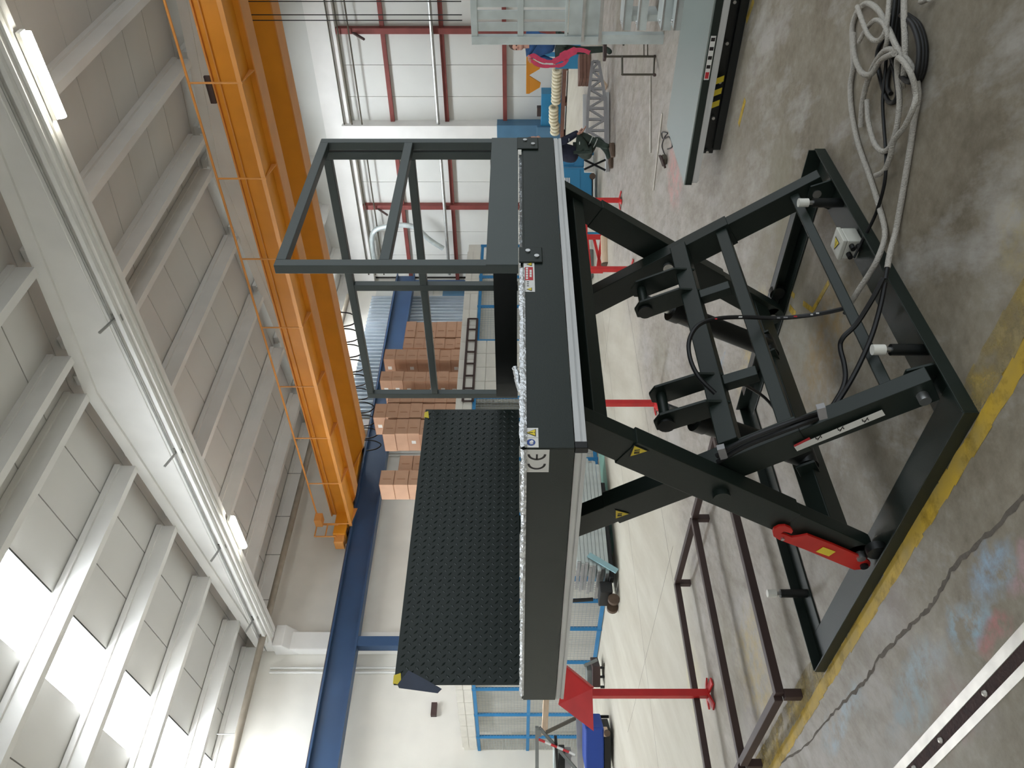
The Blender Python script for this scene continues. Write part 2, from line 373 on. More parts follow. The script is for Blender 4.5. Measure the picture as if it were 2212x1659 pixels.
# hairline joints in the far floor
for Yj, x0, x1 in ((7.05, 2.4, 9.6), (9.3, 2.0, 20.0)):
    mb = MB().box((x0, Yj - .003, .0004), (x1, Yj + .003, .0009)); mb.build('floor_joint', 'crack', fl)
for Xj, y0, y1 in ((10.5, 4.2, 11.5), (4.6, 6.8, 11.5)):
    mb = MB().box((Xj - .003, y0, .0004), (Xj + .003, y1, .0009)); mb.build('floor_joint', 'crack', fl)
# sunken steel rail
rl = struct('trim_1', (1.2, 2.5, 0)); tag(rl, 'worn steel floor rail with a dark rusty groove')
MB().box((1.205, -2, -.05), (1.245, 11, .004)).build('rail_lip', 'rail', rl)
MB().box((1.125, -2, -.05), (1.158, 11, .004)).build('rail_lip', 'rail', rl)
MB().box((1.158, -2, -.05), (1.205, 11, .0008)).build('groove', 'groove', rl)
for y in (2.62, 3.02, 3.3): MB().sphere((1.178, y, .004), .012, 7, 4).build('metal_chip', 'rail', rl)

# ---- roof: beams, purlins, panels
ce = struct('ceiling', (0, 0, 0))
def beam(X, name='roof_beam'):
    mb = MB(); prof = [(-9, 7.97), (WY, 7.97)]
    Ys = [-9.0, 0.0, 9.9, WY - .02]
    top = {-9.0: ztop(0) - .0, 0.0: ztop(0), 9.9: ztop(9.9), WY - .02: ztop(WY)}
    mb.box((X - .21, -9, 7.97), (X + .21, WY - .02, 8.2))
    for a, b in zip(Ys[:-1], Ys[1:]):
        mb.hexa([(X - .15, a, 8.2), (X + .15, a, 8.2), (X + .15, b, 8.2), (X - .15, b, 8.2), (X - .15, a, top[a]), (X + .15, a, top[a]), (X + .15, b, top[b]), (X - .15, b, top[b])])
    for a, b in zip(Ys[:-1], Ys[1:]):
        mb.hexa([(X - .2, a, top[a] - .22), (X + .2, a, top[a] - .22), (X + .2, b, top[b] - .22), (X - .2, b, top[b] - .22), (X - .2, a, top[a]), (X + .2, a, top[a]), (X + .2, b, top[b]), (X - .2, b, top[b])])
    return mb.build(name, 'conc', ce)
BX1, BX2 = 10.1, 18.1
for X in (BX1, BX2, 2.1, -5.9): beam(X)
PUR = [9.95, 11.95, 13.95, 15.95, 17.95, 9.05, 7.2, 5.3, 3.3, 1.3, -.7, 19.35]
bays = [(-5.7, 1.9), (2.3, 9.9), (10.3, 17.9), (18.3, WX)]
for (xa, xb) in bays:
    for Yp in PUR:
        zt = ztop(Yp); mb = MB(); w0, w1 = .075, .12
        mb.hexa([(xa, Yp - w0, zt - .05), (xb, Yp - w0, zt - .05), (xb, Yp + w0, zt - .05), (xa, Yp + w0, zt - .05), (xa, Yp - w0, zt + .24), (xb, Yp - w0, zt + .24), (xb, Yp + w0, zt + .24), (xa, Yp + w0, zt + .24)])
        mb.hexa([(xa, Yp - w1, zt + .24), (xb, Yp - w1, zt + .24), (xb, Yp + w1, zt + .24), (xa, Yp + w1, zt + .24), (xa, Yp - w1, zt + .35), (xb, Yp - w1, zt + .35), (xb, Yp + w1, zt + .35), (xa, Yp + w1, zt + .35)])
        mb.build('purlin', 'conc', ce)
SP = math.atan(0.092)
rows = [(9.9, 12.0), (12.0, 14.0), (14.0, 16.0), (16.0, 18.0), (18.0, WY), (7.3, 9.9), (5.4, 7.3), (3.4, 5.4), (1.4, 3.4), (-.7, 1.4)]
protos = {}
def panel(xa, xb, ya, yb, sky):
    w = round(xb - xa, 2); l = round(yb - ya, 2); sl = 1 if ya >= 9.9 else -1; key = (w, l, sl, sky)
    yc = (ya + yb) / 2; zc = ztop(yc) + .36
    if key not in protos:
        g = .012; dz = .092 * l / 2 * -sl
        mb = MB().hexa([(-w / 2 + g, -l / 2, -dz), (w / 2 - g, -l / 2, -dz), (w / 2 - g, l / 2, dz), (-w / 2 + g, l / 2, dz), (-w / 2 + g, -l / 2, -dz + .06), (w / 2 - g, -l / 2, -dz + .06), (w / 2 - g, l / 2, dz + .06), (-w / 2 + g, l / 2, dz + .06)])
        for q in range(0): pass
        o = mb.build('skylight_panel' if sky else 'roof_panel', 'sky' if sky else 'roof', org=(0, 0, 0)); o.parent = ce; o.location = ((xa + xb) / 2, yc, zc); protos[key] = o; return o
    return inst(protos[key], ((xa + xb) / 2, yc, zc), ce)
for (ya, yb) in rows:
    xs = [-5.7, -4.6, -3.5, -2.4, -1.3, -.2, .9, 2.1]
    for a, b in zip(xs[:-1], xs[1:]): panel(a, b, ya, yb, a == -2.4 and ya > 9)  # unseen glowing strip, added to brighten the left wall and floor
    xs = [2.1, 3.4, 4.65, 5.93, 7.0, 8.13, 9.2, 10.1]
    for a, b in zip(xs[:-1], xs[1:]): panel(a, b, ya, yb, a == 5.93 and ya > 9)
    xs = [10.1, 11.35, 12.45, 13.55, 14.65, 15.75, 16.85, 18.1]
    for a, b in zip(xs[:-1], xs[1:]): panel(a, b, ya, yb, False)
    xs = [18.1, 19.35, 20.45, 21.55, 22.65, 23.75, 24.85, WX]
    for a, b in zip(xs[:-1], xs[1:]): panel(a, b, ya, yb, a == 21.55 and ya > 9)
# dark edge profiles beside the skylight, and a watertight deck above the panels
for (ya, yb) in rows[:5]:
    za = ztop(ya) + .33; zb = ztop(yb - .25) + .33
    mb = MB().bar((7.03, ya + .12, za), (7.03, yb - .25, zb), .03, .05); mb.build('skylight_edge', 'dark_gap', ce)
for x0, x1 in ((-9, -2.4), (-1.3, 5.93), (7.0, 21.55), (22.65, WX + .2)):
    mb = MB()
    for a, b in ((-2.0, 9.9), (9.9, WY)):
        za, zb = ztop(a) + .46, ztop(b) + .46
        mb.hexa([(x0, a, za), (x1, a, za), (x1, b, zb), (x0, b, zb), (x0, a, za + .1), (x1, a, za + .1), (x1, b, zb + .1), (x0, b, zb + .1)])
    mb.build('roof_deck', 'dark_gap', ce)
# conduits along the near face of the beam, on brackets
for dx, z, r in ((-.30, 8.16, .022), (-.34, 8.22, .016)):
    mb = MB().cyl((BX1 + dx, -2, z), (BX1 + dx, WY - .4, z), r, 8); mb.build('conduit', 'galvpipe' if r > .02 else 'pipe', ce, smooth=True)
MB().box((BX1 - .29, -2, 8.03), (BX1 - .215, WY - .6, 8.10)).build('cable_trunking', 'pipe', ce)
MB().box((BX1 - .12, -2, 7.925), (BX1 - .05, WY - .6, 7.968)).build('cable_trunking', 'pipe', ce)
MB().box((BX1 + .02, -2, 7.935), (BX1 + .06, WY - .6, 7.968)).build('cable_trunking', 'pipe', ce)
for Y in (8.1, 11.4, 14.6, 17.7):
    mb = MB().bar((BX1 - .62, Y, 8.24), (BX1 - .2, Y, 8.10), .03, .035); mb.box((BX1 - .24, Y - .06, 8.02), (BX1 - .21, Y + .06, 8.2)); mb.build('bracket', 'galvpipe', ce)
MB().cyl((BX1 + .9, 11.0, ztop(11) + .34), (BX1 + .9, 11.0, ztop(11) + .2), .05, 10).build('smoke_detector', 'maroon', ce, smooth=True)
# sprinkler pipe along the back edge of the roof
mb = MB().cyl((6.5, 18.6, 8.1), (24.0, 18.6, 8.1), .085, 10); mb.build('sprinkler_pipe', 'sprink', ce, smooth=True)
for X in (7.4, 10.9, 12.3, 13.6, 15.2): MB().cyl((X, 18.6, 8.1), (X, 18.6, 8.6), .012, 6).build('hanger_rod', 'galvpipe', ce)

# ---- fluorescent fittings under the beam
def fitting(x0, y0, x1, y1, label):
    a = atZ(x0, y0, 7.80); b = atZ(x1, y1, 7.80); X = BX1 + .12
    t = thing('fluorescent_light', (X, (a.y + b.y) / 2, 7.80), label, 'light', 'fluorescent fittings under the roof beam')
    MB().box((X - .07, a.y - .02, 7.86), (X + .07, b.y + .02, 7.93)).build('housing', 'pipe', t, bevel=.01)
    mb = MB().cyl((X, a.y, 7.82), (X, b.y, 7.82), .062, 12); mb.build('diffuser', 'tube', t, smooth=True)
    for y in (a.y + .2, b.y - .2): MB().box((X - .02, y - .02, 7.93), (X + .02, y + .02, 7.97)).build('clip', 'pipe', t)
fitting(48, 80, 135, 255, 'long glowing fluorescent light on the near end of the beam')
fitting(500, 1132, 525, 1198, 'short looking fluorescent light glowing far along the beam')

# ---- right wall
wr = struct('wall_right', (WX, 9, 0))
MB().box((WX + .1, -9, 0), (WX + .3, WY + .3, 9.8)).build('wall_core', 'dark_gap', wr)
w = 1.09; y = -9.0; proto = None
while y < WY - .2:
    y1 = min(y + w, WY)
    if proto is None:
        proto = MB().box((WX, y + .008, 0), (WX + .09, y + w - .008, 7.45)).build('wall_panel', 'panelwall', wr)
    elif y1 - y > w - .01:
        inst(proto, (0, y + 9.0, 0), wr)
    else: MB().box((WX, y + .008, 0), (WX + .09, y1, 7.45)).build('wall_panel', 'panelwall', wr)
    y += w
MB().box((WX - .25, -9, 7.45), (WX + .1, WY, 8.35)).build('edge_beam', 'conc', wr)
MB().box((WX - .1, -9, 8.35), (WX + .1, WY, 9.8)).build('wall_panel', 'panelwall', wr)
for z in (5.96, 4.05, 2.02): MB().box((WX - .12, -9, z - .07), (WX, WY, z + .07)).build('girt', 'maroon', wr)
for Y in (9.45, 15.95, 2.9): MB().box((WX - .22, Y - .09, 0), (WX - .001, Y + .09, 7.5)).build('wind_post', 'maroon', wr)
for Y in (12.8, 6.2):
    MB().box((WX - .45, Y - .24, 2.3), (WX, Y + .24, 7.7)).build('column', 'conc', wr)
    MB().box((WX - .47, Y - .27, 0), (WX, Y + .27, 2.3)).build('column_foot', 'colblue', wr)
MB().cyl((WX - .3, -2, 4.35), (WX - .3, 19, 4.35), .06, 8).build('pipe', 'galvpipe', wr, smooth=True)
for z in (7.35, 7.0, 7.62): MB().cyl((WX - .33, -2, z), (WX - .33, 19, z), .025, 6).build('conduit', 'trolley', wr, smooth=True)
for Y in (9.5, 13.0, 16.0): MB().bar((WX - .2, Y, 6.9), (WX - .5, Y + .1, 6.5), .06, .06).build('bracket', 'brown', wr)
mb = MB().tube(spline([(WX - .3, 18.6, 7.3), (WX - .5, 17.0, 7.2), (WX - .5, 16.6, 6.6), (WX - .5, 16.6, 5.6), (WX - .5, 17.2, 5.0), (WX - .5, 17.6, 4.5)], 6), .1, 10); mb.build('ventilation_duct', 'galv', wr, smooth=True)

# ---- unseen left wall, added to block world light from that side
wl = struct('wall_left_unseen', (-9, 5, 0)); MB().box((-9.2, -9, 0), (-9, WY, 9.8)).build('plaster_face', 'wall', wl)
# ---- back wall
wb = struct('wall_back', (10, WY, 0))
MB().box((-9, WY, 0), (WX + .3, WY + .25, 9.6)).build('plaster_face', 'wall', wb)
XA, XB = atY(900, 905, WY).x, atY(900, 645, WY).x
mb = MB(); n = 34
vs = []; seg = n * 4
for i in range(seg + 1):
    X = XA + (XB - XA) * i / seg; d = .15 if (i % 4) in (1, 2) else 0.0
    vs += [(X, WY - .06 - d, 2.0), (X, WY - .06 - d, 7.4)]
mb.add(vs, [(2 * i, 2 * i + 2, 2 * i + 3, 2 * i + 1) for i in range(seg)]); mb.build('corrugated_sheet', 'corr', wb)
for yy in (1395, 930): 
    Xc = atY(800, yy, WY).x
    MB().box((Xc - .25, WY - .3, 0), (Xc + .25, WY - .001, 7.9)).build('column', 'conc', wb, bevel=.02)
for yy in (1390, 918, 615):
    Xc = atY(800, yy, WY - .6).x
    MB().box((Xc - .13, WY - .74, 0), (Xc + .13, WY - .46, 5.7)).build('runway_post', 'runway', wb)
for yy in (1400, 945):
    Xc = atY(800, yy, WY - .35).x
    for k in range(2): MB().cyl((Xc - .4 - .12 * k, WY - .06, 3.0), (Xc - .4 - .12 * k, WY - .06, 8.0), .03, 6).build('wall_pipe', 'pipe', wb, smooth=True)
MB().prism([(9.8, WY - .001, 7.3), (9.8, WY - .5, 7.7), (9.8, WY - .5, 7.96), (9.8, WY - .001, 7.96)], (.6, 0, 0)).build('corbel', 'conc', wb, bevel=.02)
MB().box((WX - 3, WY - .05, 5.0), (WX - .6, WY - .001, 7.3)).build('wall_panel', 'panelwall', wb)
MB().box((XB, WY - .1, 3.4), (WX - .4, WY - .002, 4.6)).build('blue_panel', 'colblue', wb)
p = atY(938, 1535, WY); MB().box((p.x - .16, WY - .12, p.z - .07), (p.x + .16, WY - .001, p.z + .07)).build('wall_socket', 'brown', wb)
# crane runway girder
t = thing('crane_runway', (16, 18.9, 5.7), 'long navy blue crane runway girder along the back wall', 'girder')
mb = MB().box((-4, 18.86, 5.75), (WX - .6, 18.94, 6.37)); mb.build('web', 'runway', t)
MB().box((-4, 18.74, 6.37), (WX - .6, 19.06, 6.42)).build('flange', 'runway', t)
MB().box((-4, 18.74, 5.70), (WX - .6, 19.06, 5.75)).build('flange', 'runway', t)
MB().box((-4, 18.87, 6.42), (WX - .6, 18.93, 6.47)).build('crane_rail', 'brown', t)

# ================================================================== OVERHEAD CRANE
cr = thing('bridge_crane', (14.6, 9, 6.2), 'orange double girder bridge crane spanning the hall under the roof', 'crane')
def girder(X0, X1, zb, zt, ye):
    mb = MB()
    # box girder whose lower flange rises towards the end carriage
    for xa, xb in ((X0 + .04, X1 - .04),):
        mb.hexa([(xa, -6, zb + .02), (xb, -6, zb + .02), (xb, ye - .9, zb + .02), (xa, ye - .9, zb + .02), (xa, -6, zt), (xb, -6, zt), (xb, ye - .9, zt), (xa, ye - .9, zt)])
        mb.hexa([(xa, ye - .9, zb + .02), (xb, ye - .9, zb + .02), (xb, ye, zb + .42), (xa, ye, zb + .42), (xa, ye - .9, zt), (xb, ye - .9, zt), (xb, ye, zt), (xa, ye, zt)])
    mb.build('girder_web', 'orange', cr)
    MB().box((X0, -6, zb), (X1, ye - .9, zb + .025)).build('lower_flange', 'orange_t', cr)
    MB().hexa([(X0, ye - .9, zb), (X1, ye - .9, zb), (X1, ye, zb + .4), (X0, ye, zb + .4), (X0, ye - .9, zb + .025), (X1, ye - .9, zb + .025), (X1, ye, zb + .425), (X0, ye, zb + .425)]).build('lower_flange', 'orange_t', cr)
    MB().box((X0 - .02, -6, zt), (X1 + .02, ye, zt + .03)).build('upper_flange', 'orange_t', cr)
    MB().box(((X0 + X1) / 2 - .03, -6, zt + .03), ((X0 + X1) / 2 + .03, ye - .3, zt + .08)).build('trolley_rail', 'brown', cr)
girder(13.73, 14.17, 6.2, 7.0, 18.75)
girder(15.47, 15.95, 6.2, 7.0, 18.6)
MB().box((13.72, -6, 6.88), (13.735, 18.7, 6.90)).build('web_stiffener', 'orange_t', cr)
# walkway bracketed off the near girder
MB().box((13.22, -6, 6.33), (13.75, 18.5, 6.36)).build('walkway_deck', 'orange', cr)
MB().box((13.19, -6, 6.31), (13.22, 18.5, 6.39)).build('toe_board', 'orange_t', cr)
MB().cyl((13.2, -6, 7.22), (13.2, 18.4, 7.22), .024, 8).build('handrail', 'orange_t', cr, smooth=True)
for k in range(13):
    Y = 18.4 - 1.82 * k
    MB().cyl((13.2, Y, 6.3), (13.2, Y, 7.22), .018, 6).build('handrail_post', 'orange_t', cr)
    MB().prism([(13.2, Y - .008, 6.32), (13.74, Y - .008, 6.32), (13.74, Y - .008, 6.22)], (0, .016, 0)).build('walkway_bracket', 'orange_t', cr)
# end carriage on the runway, with its end guard rail
MB().box((13.0, 18.62, 6.5), (16.6, 19.1, 6.86)).build('end_carriage', 'orange', cr, bevel=.02)
for X in (13.2, 16.35): MB().cyl((X, 18.7, 6.56), (X, 19.04, 6.56), .11, 14).build('wheel', 'brown', cr, smooth=True)
MB().box((12.75, 18.66, 6.52), (13.02, 19.02, 6.8)).build('drive_motor', 'orange_t', cr, bevel=.03)
mb = MB()
for X in (12.8, 13.2): mb.cyl((X, 18.45, 6.7), (X, 18.45, 7.3), .02, 6)
for z in (7.0, 7.3): mb.cyl((12.8, 18.45, z), (13.2, 18.45, z), .02, 6)
mb.build('end_guard', 'orange_t', cr, smooth=True)
MB().box((12.95, 17.9, 7.05), (13.2, 18.2, 7.25)).build('orange_guard', 'orange_t', cr)  # plain orange guard on the crane end, not a lamp
for k in range(10):
    a = 13.0 + k * .56; mb = MB().tube(spline([(16.06, a, 6.3), (16.08, a + .06, 6.0), (16.1, a + .26, 5.82), (16.08, a + .44, 6.0), (16.06, a + .5, 6.3)], 4), .02, 6); mb.build('festoon_loop', 'black', cr, smooth=True)
MB().box((13.68, 5.75, 7.03), (13.74, 6.25, 7.14)).build('junction_box', 'brown', cr, bevel=.01)
for k, yy in enumerate((3, 32, 44)):      # hoist ropes
    p = atX(800, yy, 14.85); MB().cyl((14.85, p.y, 2.6), (14.85, p.y, 7.0), .009, 6).build('hoist_rope', 'black', cr)

# ================================================================== STORAGE ROOM (blockwork and blue mesh) with cartons on its roof
CX, CY, CT = 7.36, 11.86, 2.9
CXE = atY(1040, 527, CY).x
cg = struct('wall_storage', (CX, CY, 0)); tag(cg, 'low white blockwork storage room with blue mesh fronts')
proto = {}
def block(x0, y0, z0, x1, y1, z1):
    k = (round(x1 - x0, 2), round(y1 - y0, 2), round(z1 - z0, 2)); c = Vector(((x0 + x1) / 2, (y0 + y1) / 2, z0))
    if k not in proto:
        o = MB().box((-k[0] / 2, -k[1] / 2, 0), (k[0] / 2, k[1] / 2, k[2])).build('block', 'block', org=(0, 0, 0)); proto[k] = o; o.parent = cg; o.location = c - Vector((CX, CY, 0)); return
    inst(proto[k], c - Vector((CX, CY, 0)), cg)
MB().box((CX + .02, CY + .02, 2.55), (CXE, CY + .18, CT - .02)).build('mortar', 'wall', cg)
MB().box((CX + .02, CY + .02, 2.55), (CX + .18, WY, CT - .02)).build('mortar', 'wall', cg)
for k in range(30):
    x0 = CX + k * .6
    if x0 + .59 < CXE: block(x0 + .21, CY, 2.75, x0 + .80, CY + .2, CT); block(x0 + .21, CY, 2.56, x0 + .80, CY + .2, 2.742)
for k in range(12):
    y0 = CY + k * .62; block(CX, y0, 2.75, CX + .2, y0 + .61, CT); block(CX, y0, 2.56, CX + .2, y0 + .61, 2.742)
MB().box((CX + .21, CY + .21, 2.6), (CXE, WY - .5, 2.7)).build('roof_slab', 'conc', cg)
XW0, XW1 = atY(1060, 855, CY).x, atY(1060, 735, CY).x
nb = 4
for i in range(nb):
    for j in range(6): block(XW0 + (XW1 - XW0) * i / nb, CY, 1.0 + j * .26, XW0 + (XW1 - XW0) * (i + 1) / nb - .008, CY + .2, 1.0 + j * .26 + .252)
MB().box((XW0, CY + .03, 0), (XW1, CY + .18, 2.56)).build('infill', 'wall', cg)
MB().box((CX + .45, CY + .45, 0), (CXE - .1, CY + .55, 2.55)).build('inner_partition', 'wall', cg)
MB().box((CX + .45, CY + .55, 0), (CX + .55, WY - .01, 2.55)).build('inner_partition', 'wall', cg)
def wires(o, ex, ey, W, H, name='mesh', step=.07):
    mb = MB(); r = .005; o = Vector(o); ex = Vector(ex); ey = Vector(ey)
    for i in range(1, int(W / step)): mb.bar(o + ex * step * i, o + ex * step * i + ey * H, r, r)
    for j in range(1, int(H / step)): mb.bar(o + ey * step * j, o + ey * step * j + ex * W, r, r, (1, 1, 0) if ex.z == 0 else (0, 0, 1))
    return mb.build(name, 'wire', cg, kind='stuff')
def fence(axis, s0, posts, name='mesh_fence'):
    fx = lambda t, z: (Vector((t, CY + .02, z)) if axis == 'x' else Vector((CX + .02, t, z)))
    for q in posts: MB().bar(fx(q, 0), fx(q, 2.56), .07, .05, (1, 1, 0)).build('fence_post', 'cage', cg)
    for z in (.05, 1.35, 2.51):
        for a, b in zip(posts[:-1], posts[1:]): MB().bar(fx(a, z), fx(b, z), .05, .07).build('fence_rail', 'cage', cg)
    for a, b in zip(posts[:-1], posts[1:]): wires(fx(a, .05), (1, 0, 0) if axis == 'x' else (0, 1, 0), (0, 0, 1), b - a, 2.46)
fence('x', CY, [atY(1060, y, CY).x for y in (1248, 1110, 990, 905, 857)])
fence('x', CY, [XW1] + [atY(1060, y, CY).x for y in (661, 597, 530)])
fence('y', CX, [CY + .05] + [atX(1200, y, CX).y for y in (1300, 1360, 1432, 1490, 1545, 1593, 1642)])
# brown ladder hung flat on the blockwork
t = thing('wall_ladder', (XW0, CY - .06, 2.4), 'dark brown steel ladder hung sideways on the white blockwork', 'ladder')
x0, x1 = atY(1025, 870, CY).x, atY(1025, 692, CY).x
zt_, zb_ = atY(1012, 694, CY).z, atY(1031, 694, CY).z
for z in (zt_, zb_): MB().bar((x0, CY - .05, z), (x1, CY - .05, z), .03, .05).build('stile', 'brown', t)
for i in range(8): X = x0 + (x1 - x0) * i / 7; MB().bar((X, CY - .05, zb_), (X, CY - .05, zt_), .03, .03).build('rung', 'brown', t)

# ---- cartons: columns on the storage roof.  (right pixel edge, left pixel edge, depth row, number, carton height)
ctn = {}
def carton(cx, cy, z, w, d, h, label, rz=0):
    key = (round(w, 3), round(d, 3), round(h, 3))
    if key not in ctn:
        root = thing('carton', (cx, cy, z), label, 'box', 'cartons piled on the storage room roof')
        MB().box((cx - w / 2, cy - d / 2, z), (cx + w / 2, cy + d / 2, z + h)).build('carton_body', 'carton', root)
        MB().box((cx - w * .12, cy - d / 2 - .003, z + h * .2), (cx - w * .08, cy - d / 2 + .001, z + h * .8)).build('printed_mark', 'tape', root)
        MB().box((cx - w / 2 - .003, cy - .05, z + h * .35), (cx - w / 2 + .001, cy + .05, z + h * .7)).build('paper_label', 'white_lab', root)
        MB().box((cx - w / 2 - .002, cy - d / 2 - .002, z + h - .006), (cx + w / 2 + .002, cy + d / 2 + .002, z + h + .002)).build('lid_seam', 'tape', root)
        ctn[key] = root
    else:
        root = dup(ctn[key]); root.location = (cx, cy, z); root['label'] = label
        if random.random() < .6:
            for ch in list(root.children):
                if ch.name.startswith('paper_label'): bpy.data.objects.remove(ch, do_unlink=True)
    root.rotation_euler = (0, 0, rz)
    return root
ZR = 2.7
cols = [ # y_right, y_left(px), front-face Y, count, name of the column
 (692, 728, 13.7, 7, 'right end column beside the corrugated sheet'), (728, 752, 13.7, 7, 'second column from the right end'),
 (752, 778, 13.0, 8, 'third column, standing forward'), (778, 800, 13.7, 8, 'set back column left of the forward one'),
 (800, 824, 13.0, 8, 'middle column with white labels'), (824, 846, 13.7, 8, 'column just left of the middle'),
 (846, 868, 13.0, 7, 'column right of the lift post'), (868, 902, 13.0, 8, 'broad column left of the lift post'),
 (902, 938, 13.0, 7, 'left end column above the tread plate')]
hgt = .27
for ci, (ya, yb, Yf, cnt, nm) in enumerate(cols):
    xr, xl = atY(950, ya, Yf).x, atY(950, yb, Yf).x; w = xr - xl; m_ = 2 if w > 1.0 else 1
    for k in range(cnt):
        ordn = ['lowest', 'second from bottom', 'third from bottom', 'fourth from bottom', 'fifth from bottom', 'sixth from bottom', 'seventh from bottom', 'top'][k if k < cnt - 1 else 7]
        jit = random.uniform(-.015, .015)
        carton((xl + xr) / 2 + jit, Yf + .3 + random.uniform(0, .03), ZR + k * (hgt + .004), round(w, 2) - .06, .58, hgt, 'brown carton, %s in the %s' % (ordn, nm), random.uniform(-.012, .012))
for (ya, yb, Yf, base, nm) in ((980, 1012, 13.2, 3, 'right of the pair'), (1012, 1045, 12.9, 4, 'left of the pair')):
    xr, xl = atY(900, ya, Yf).x, atY(900, yb, Yf).x
    for k in range(base + 2):
        carton((xl + xr) / 2, Yf + .3, ZR + k * .30, round(xr - xl, 2) - .02, .5, .29, 'brown carton %s stack standing apart at the left, %s' % (nm, ['lowest', 'second up', 'third up', 'fourth up', 'fifth up', 'topmost'][k]))

# ================================================================== THE SCISSOR LIFT TABLE
QX0, QX1, QY0, QY1 = 1.871, 3.768, 1.961, 3.911          # base
PX0, PX1, PY0, PY1 = 1.730, 3.930, 1.982, 3.922          # platform
ZT, ZM, ZB = 1.577, 1.407, 1.3645
LT = thing('scissor_lift_table', (2.82, 2.94, 0), 'large dark green scissor lift table, raised, with railings and tread plate flap', 'lift table')
def part(mb, name, m='paint', **k): return mb.build(name, m, LT, **k)
def quad_on(P, name, m, n, off=.0012, th=.0008, parent=None):   # thin sticker from corner points on a face with outward normal n
    n = Vector(n); return MB().prism([p + n * off for p in P], n * th).build(name, m, parent or LT)
# base frame: angle sections, upright web outside and flange on the floor
bf = MB().box((QX0, QY0, 0), (QX0 + .008, QY1, .055)); bf.box((QX0 + .008, QY0 + .008, 0), (QX0 + .20, QY1 - .008, .010)); part(bf, 'base_angle', bevel=.002)
bf = MB().box((QX0 + .008, QY0, 0), (QX1, QY0 + .008, .055)); bf.box((QX0 + .20, QY0 + .008, 0), (QX1 - .008, QY0 + .20, .010)); part(bf, 'base_angle', bevel=.002)
bf = MB().box((QX1 - .008, QY0 + .008, 0), (QX1, QY1, .085)); bf.box((QX1 - .13, QY0 + .2, 0), (QX1 - .008, QY1 - .008, .010)); bf.box((QX1 - .07, QY0 + .3, .075), (QX1 - .008, QY1 - .2, .085)); part(bf, 'base_angle', bevel=.002)
bf = MB().box((QX0 + .008, QY1 - .008, 0), (QX1 - .008, QY1, .06)); bf.box((QX0 + .2, QY1 - .13, 0), (QX1 - .13, QY1 - .008, .010)); part(bf, 'base_angle', bevel=.002)
# scissor arms
YF, ZLO, ZHI = 2.06, .095, 1.46
A1 = ((2.06, .095), (2.985, 1.46)); A2 = ((2.955, .085), (2.10, 1.46))
def arm(x, ends, sleeve=True):
    (ya, za), (yb, zb) = ends; a = V(x, ya, za); b = V(x, yb, zb)
    dn = (b - a).normalized(); sq = ends is A1
    mb = MB().bar(a - dn * (.05 if sq else 0), b, .128, .070, (1, 0, 0))
    for p in ((b,) if sq else (a, b)): mb.cyl(p - V(.035, 0, 0), p + V(.035, 0, 0), .064, 20)
    o = part(mb, 'scissor_arm', bevel=.003)
    d = b - a
    MB().bar(a + d * .27, a + d * .80, .144, .080, (1, 0, 0)).build('arm_sleeve', 'paint', o, bevel=.003)
    return o
arms = [arm(1.997, A2), arm(2.092, A1), arm(3.548, A1), arm(3.643, A2)]
cY, cZ = (A1[0][0] + A1[1][0]) / 2, (A1[0][1] + A1[1][1]) / 2
for x0, x1 in ((1.945, 2.15), (3.49, 3.70)): part(MB().cyl((x0, cY, cZ), (x1, cY, cZ), .028, 16), 'centre_pin', 'steel', smooth=True)
for x0, x1 in ((1.93, 1.957), (3.683, 3.70)):
    part(MB().cyl((x0, cY, cZ), (x1, cY, cZ), .036, 18), 'pin_boss', 'paint', smooth=True)
# pivots and rollers on the base
for x in (2.092, 3.548):
    mb = MB().cyl((x - .07, A1[0][0], A1[0][1]), (x + .07, A1[0][0], A1[0][1]), .022, 14); part(mb, 'pivot_pin', 'steel', smooth=True)
    for s in ((.058,) if x < 3 else (-.058,)): part(MB().prism([(x + s - .006, QY0 + .01, .01), (x + s - .006, QY0 + .19, .01), (x + s - .006, 2.10, .135), (x + s - .006, 2.02, .135)], (.012, 0, 0)), 'pivot_bracket', bevel=.002)
for x in (1.915, 3.72):
    part(MB().cyl((x - .018, 2.86, .055), (x + .018, 2.86, .055), .044, 18), 'roller', 'paint_dark', smooth=True)
for x0, x1 in ((1.93, 2.06), (3.60, 3.71)): part(MB().cyl((x0, 2.955, .085), (x1, 2.955, .085), .02, 12), 'roller_axle', 'steel', smooth=True)
# cross members between the arms
part(MB().bar((2.12, 2.10, .185), (3.52, 2.10, .185), .045, .045, (0, .53, .85)), 'cross_tube', bevel=.004)
part(MB().bar((2.12, 2.315, .515), (3.52, 2.315, .515), .06, .06, (0, .53, .85)), 'cross_tube', bevel=.004)
part(MB().bar((2.12, 2.42, .725), (3.52, 2.42, .725), .085, .085, (0, .53, .85)), 'cross_tube', bevel=.005)
part(MB().bar((2.03, 2.90, .20), (3.61, 2.90, .20), .10, .12, (0, -.55, .84)), 'cross_tube', bevel=.005)
part(MB().bar((2.03, 2.20, 1.30), (3.61, 2.20, 1.30), .07, .07, (0, -.55, .84)), 'cross_tube', bevel=.005)
for x in (2.47, 3.08): part(MB().bar((x, 2.34, .555), (x, 2.40, .69), .055, .05, (0, .9, -.4)), 'stiffener', bevel=.003)
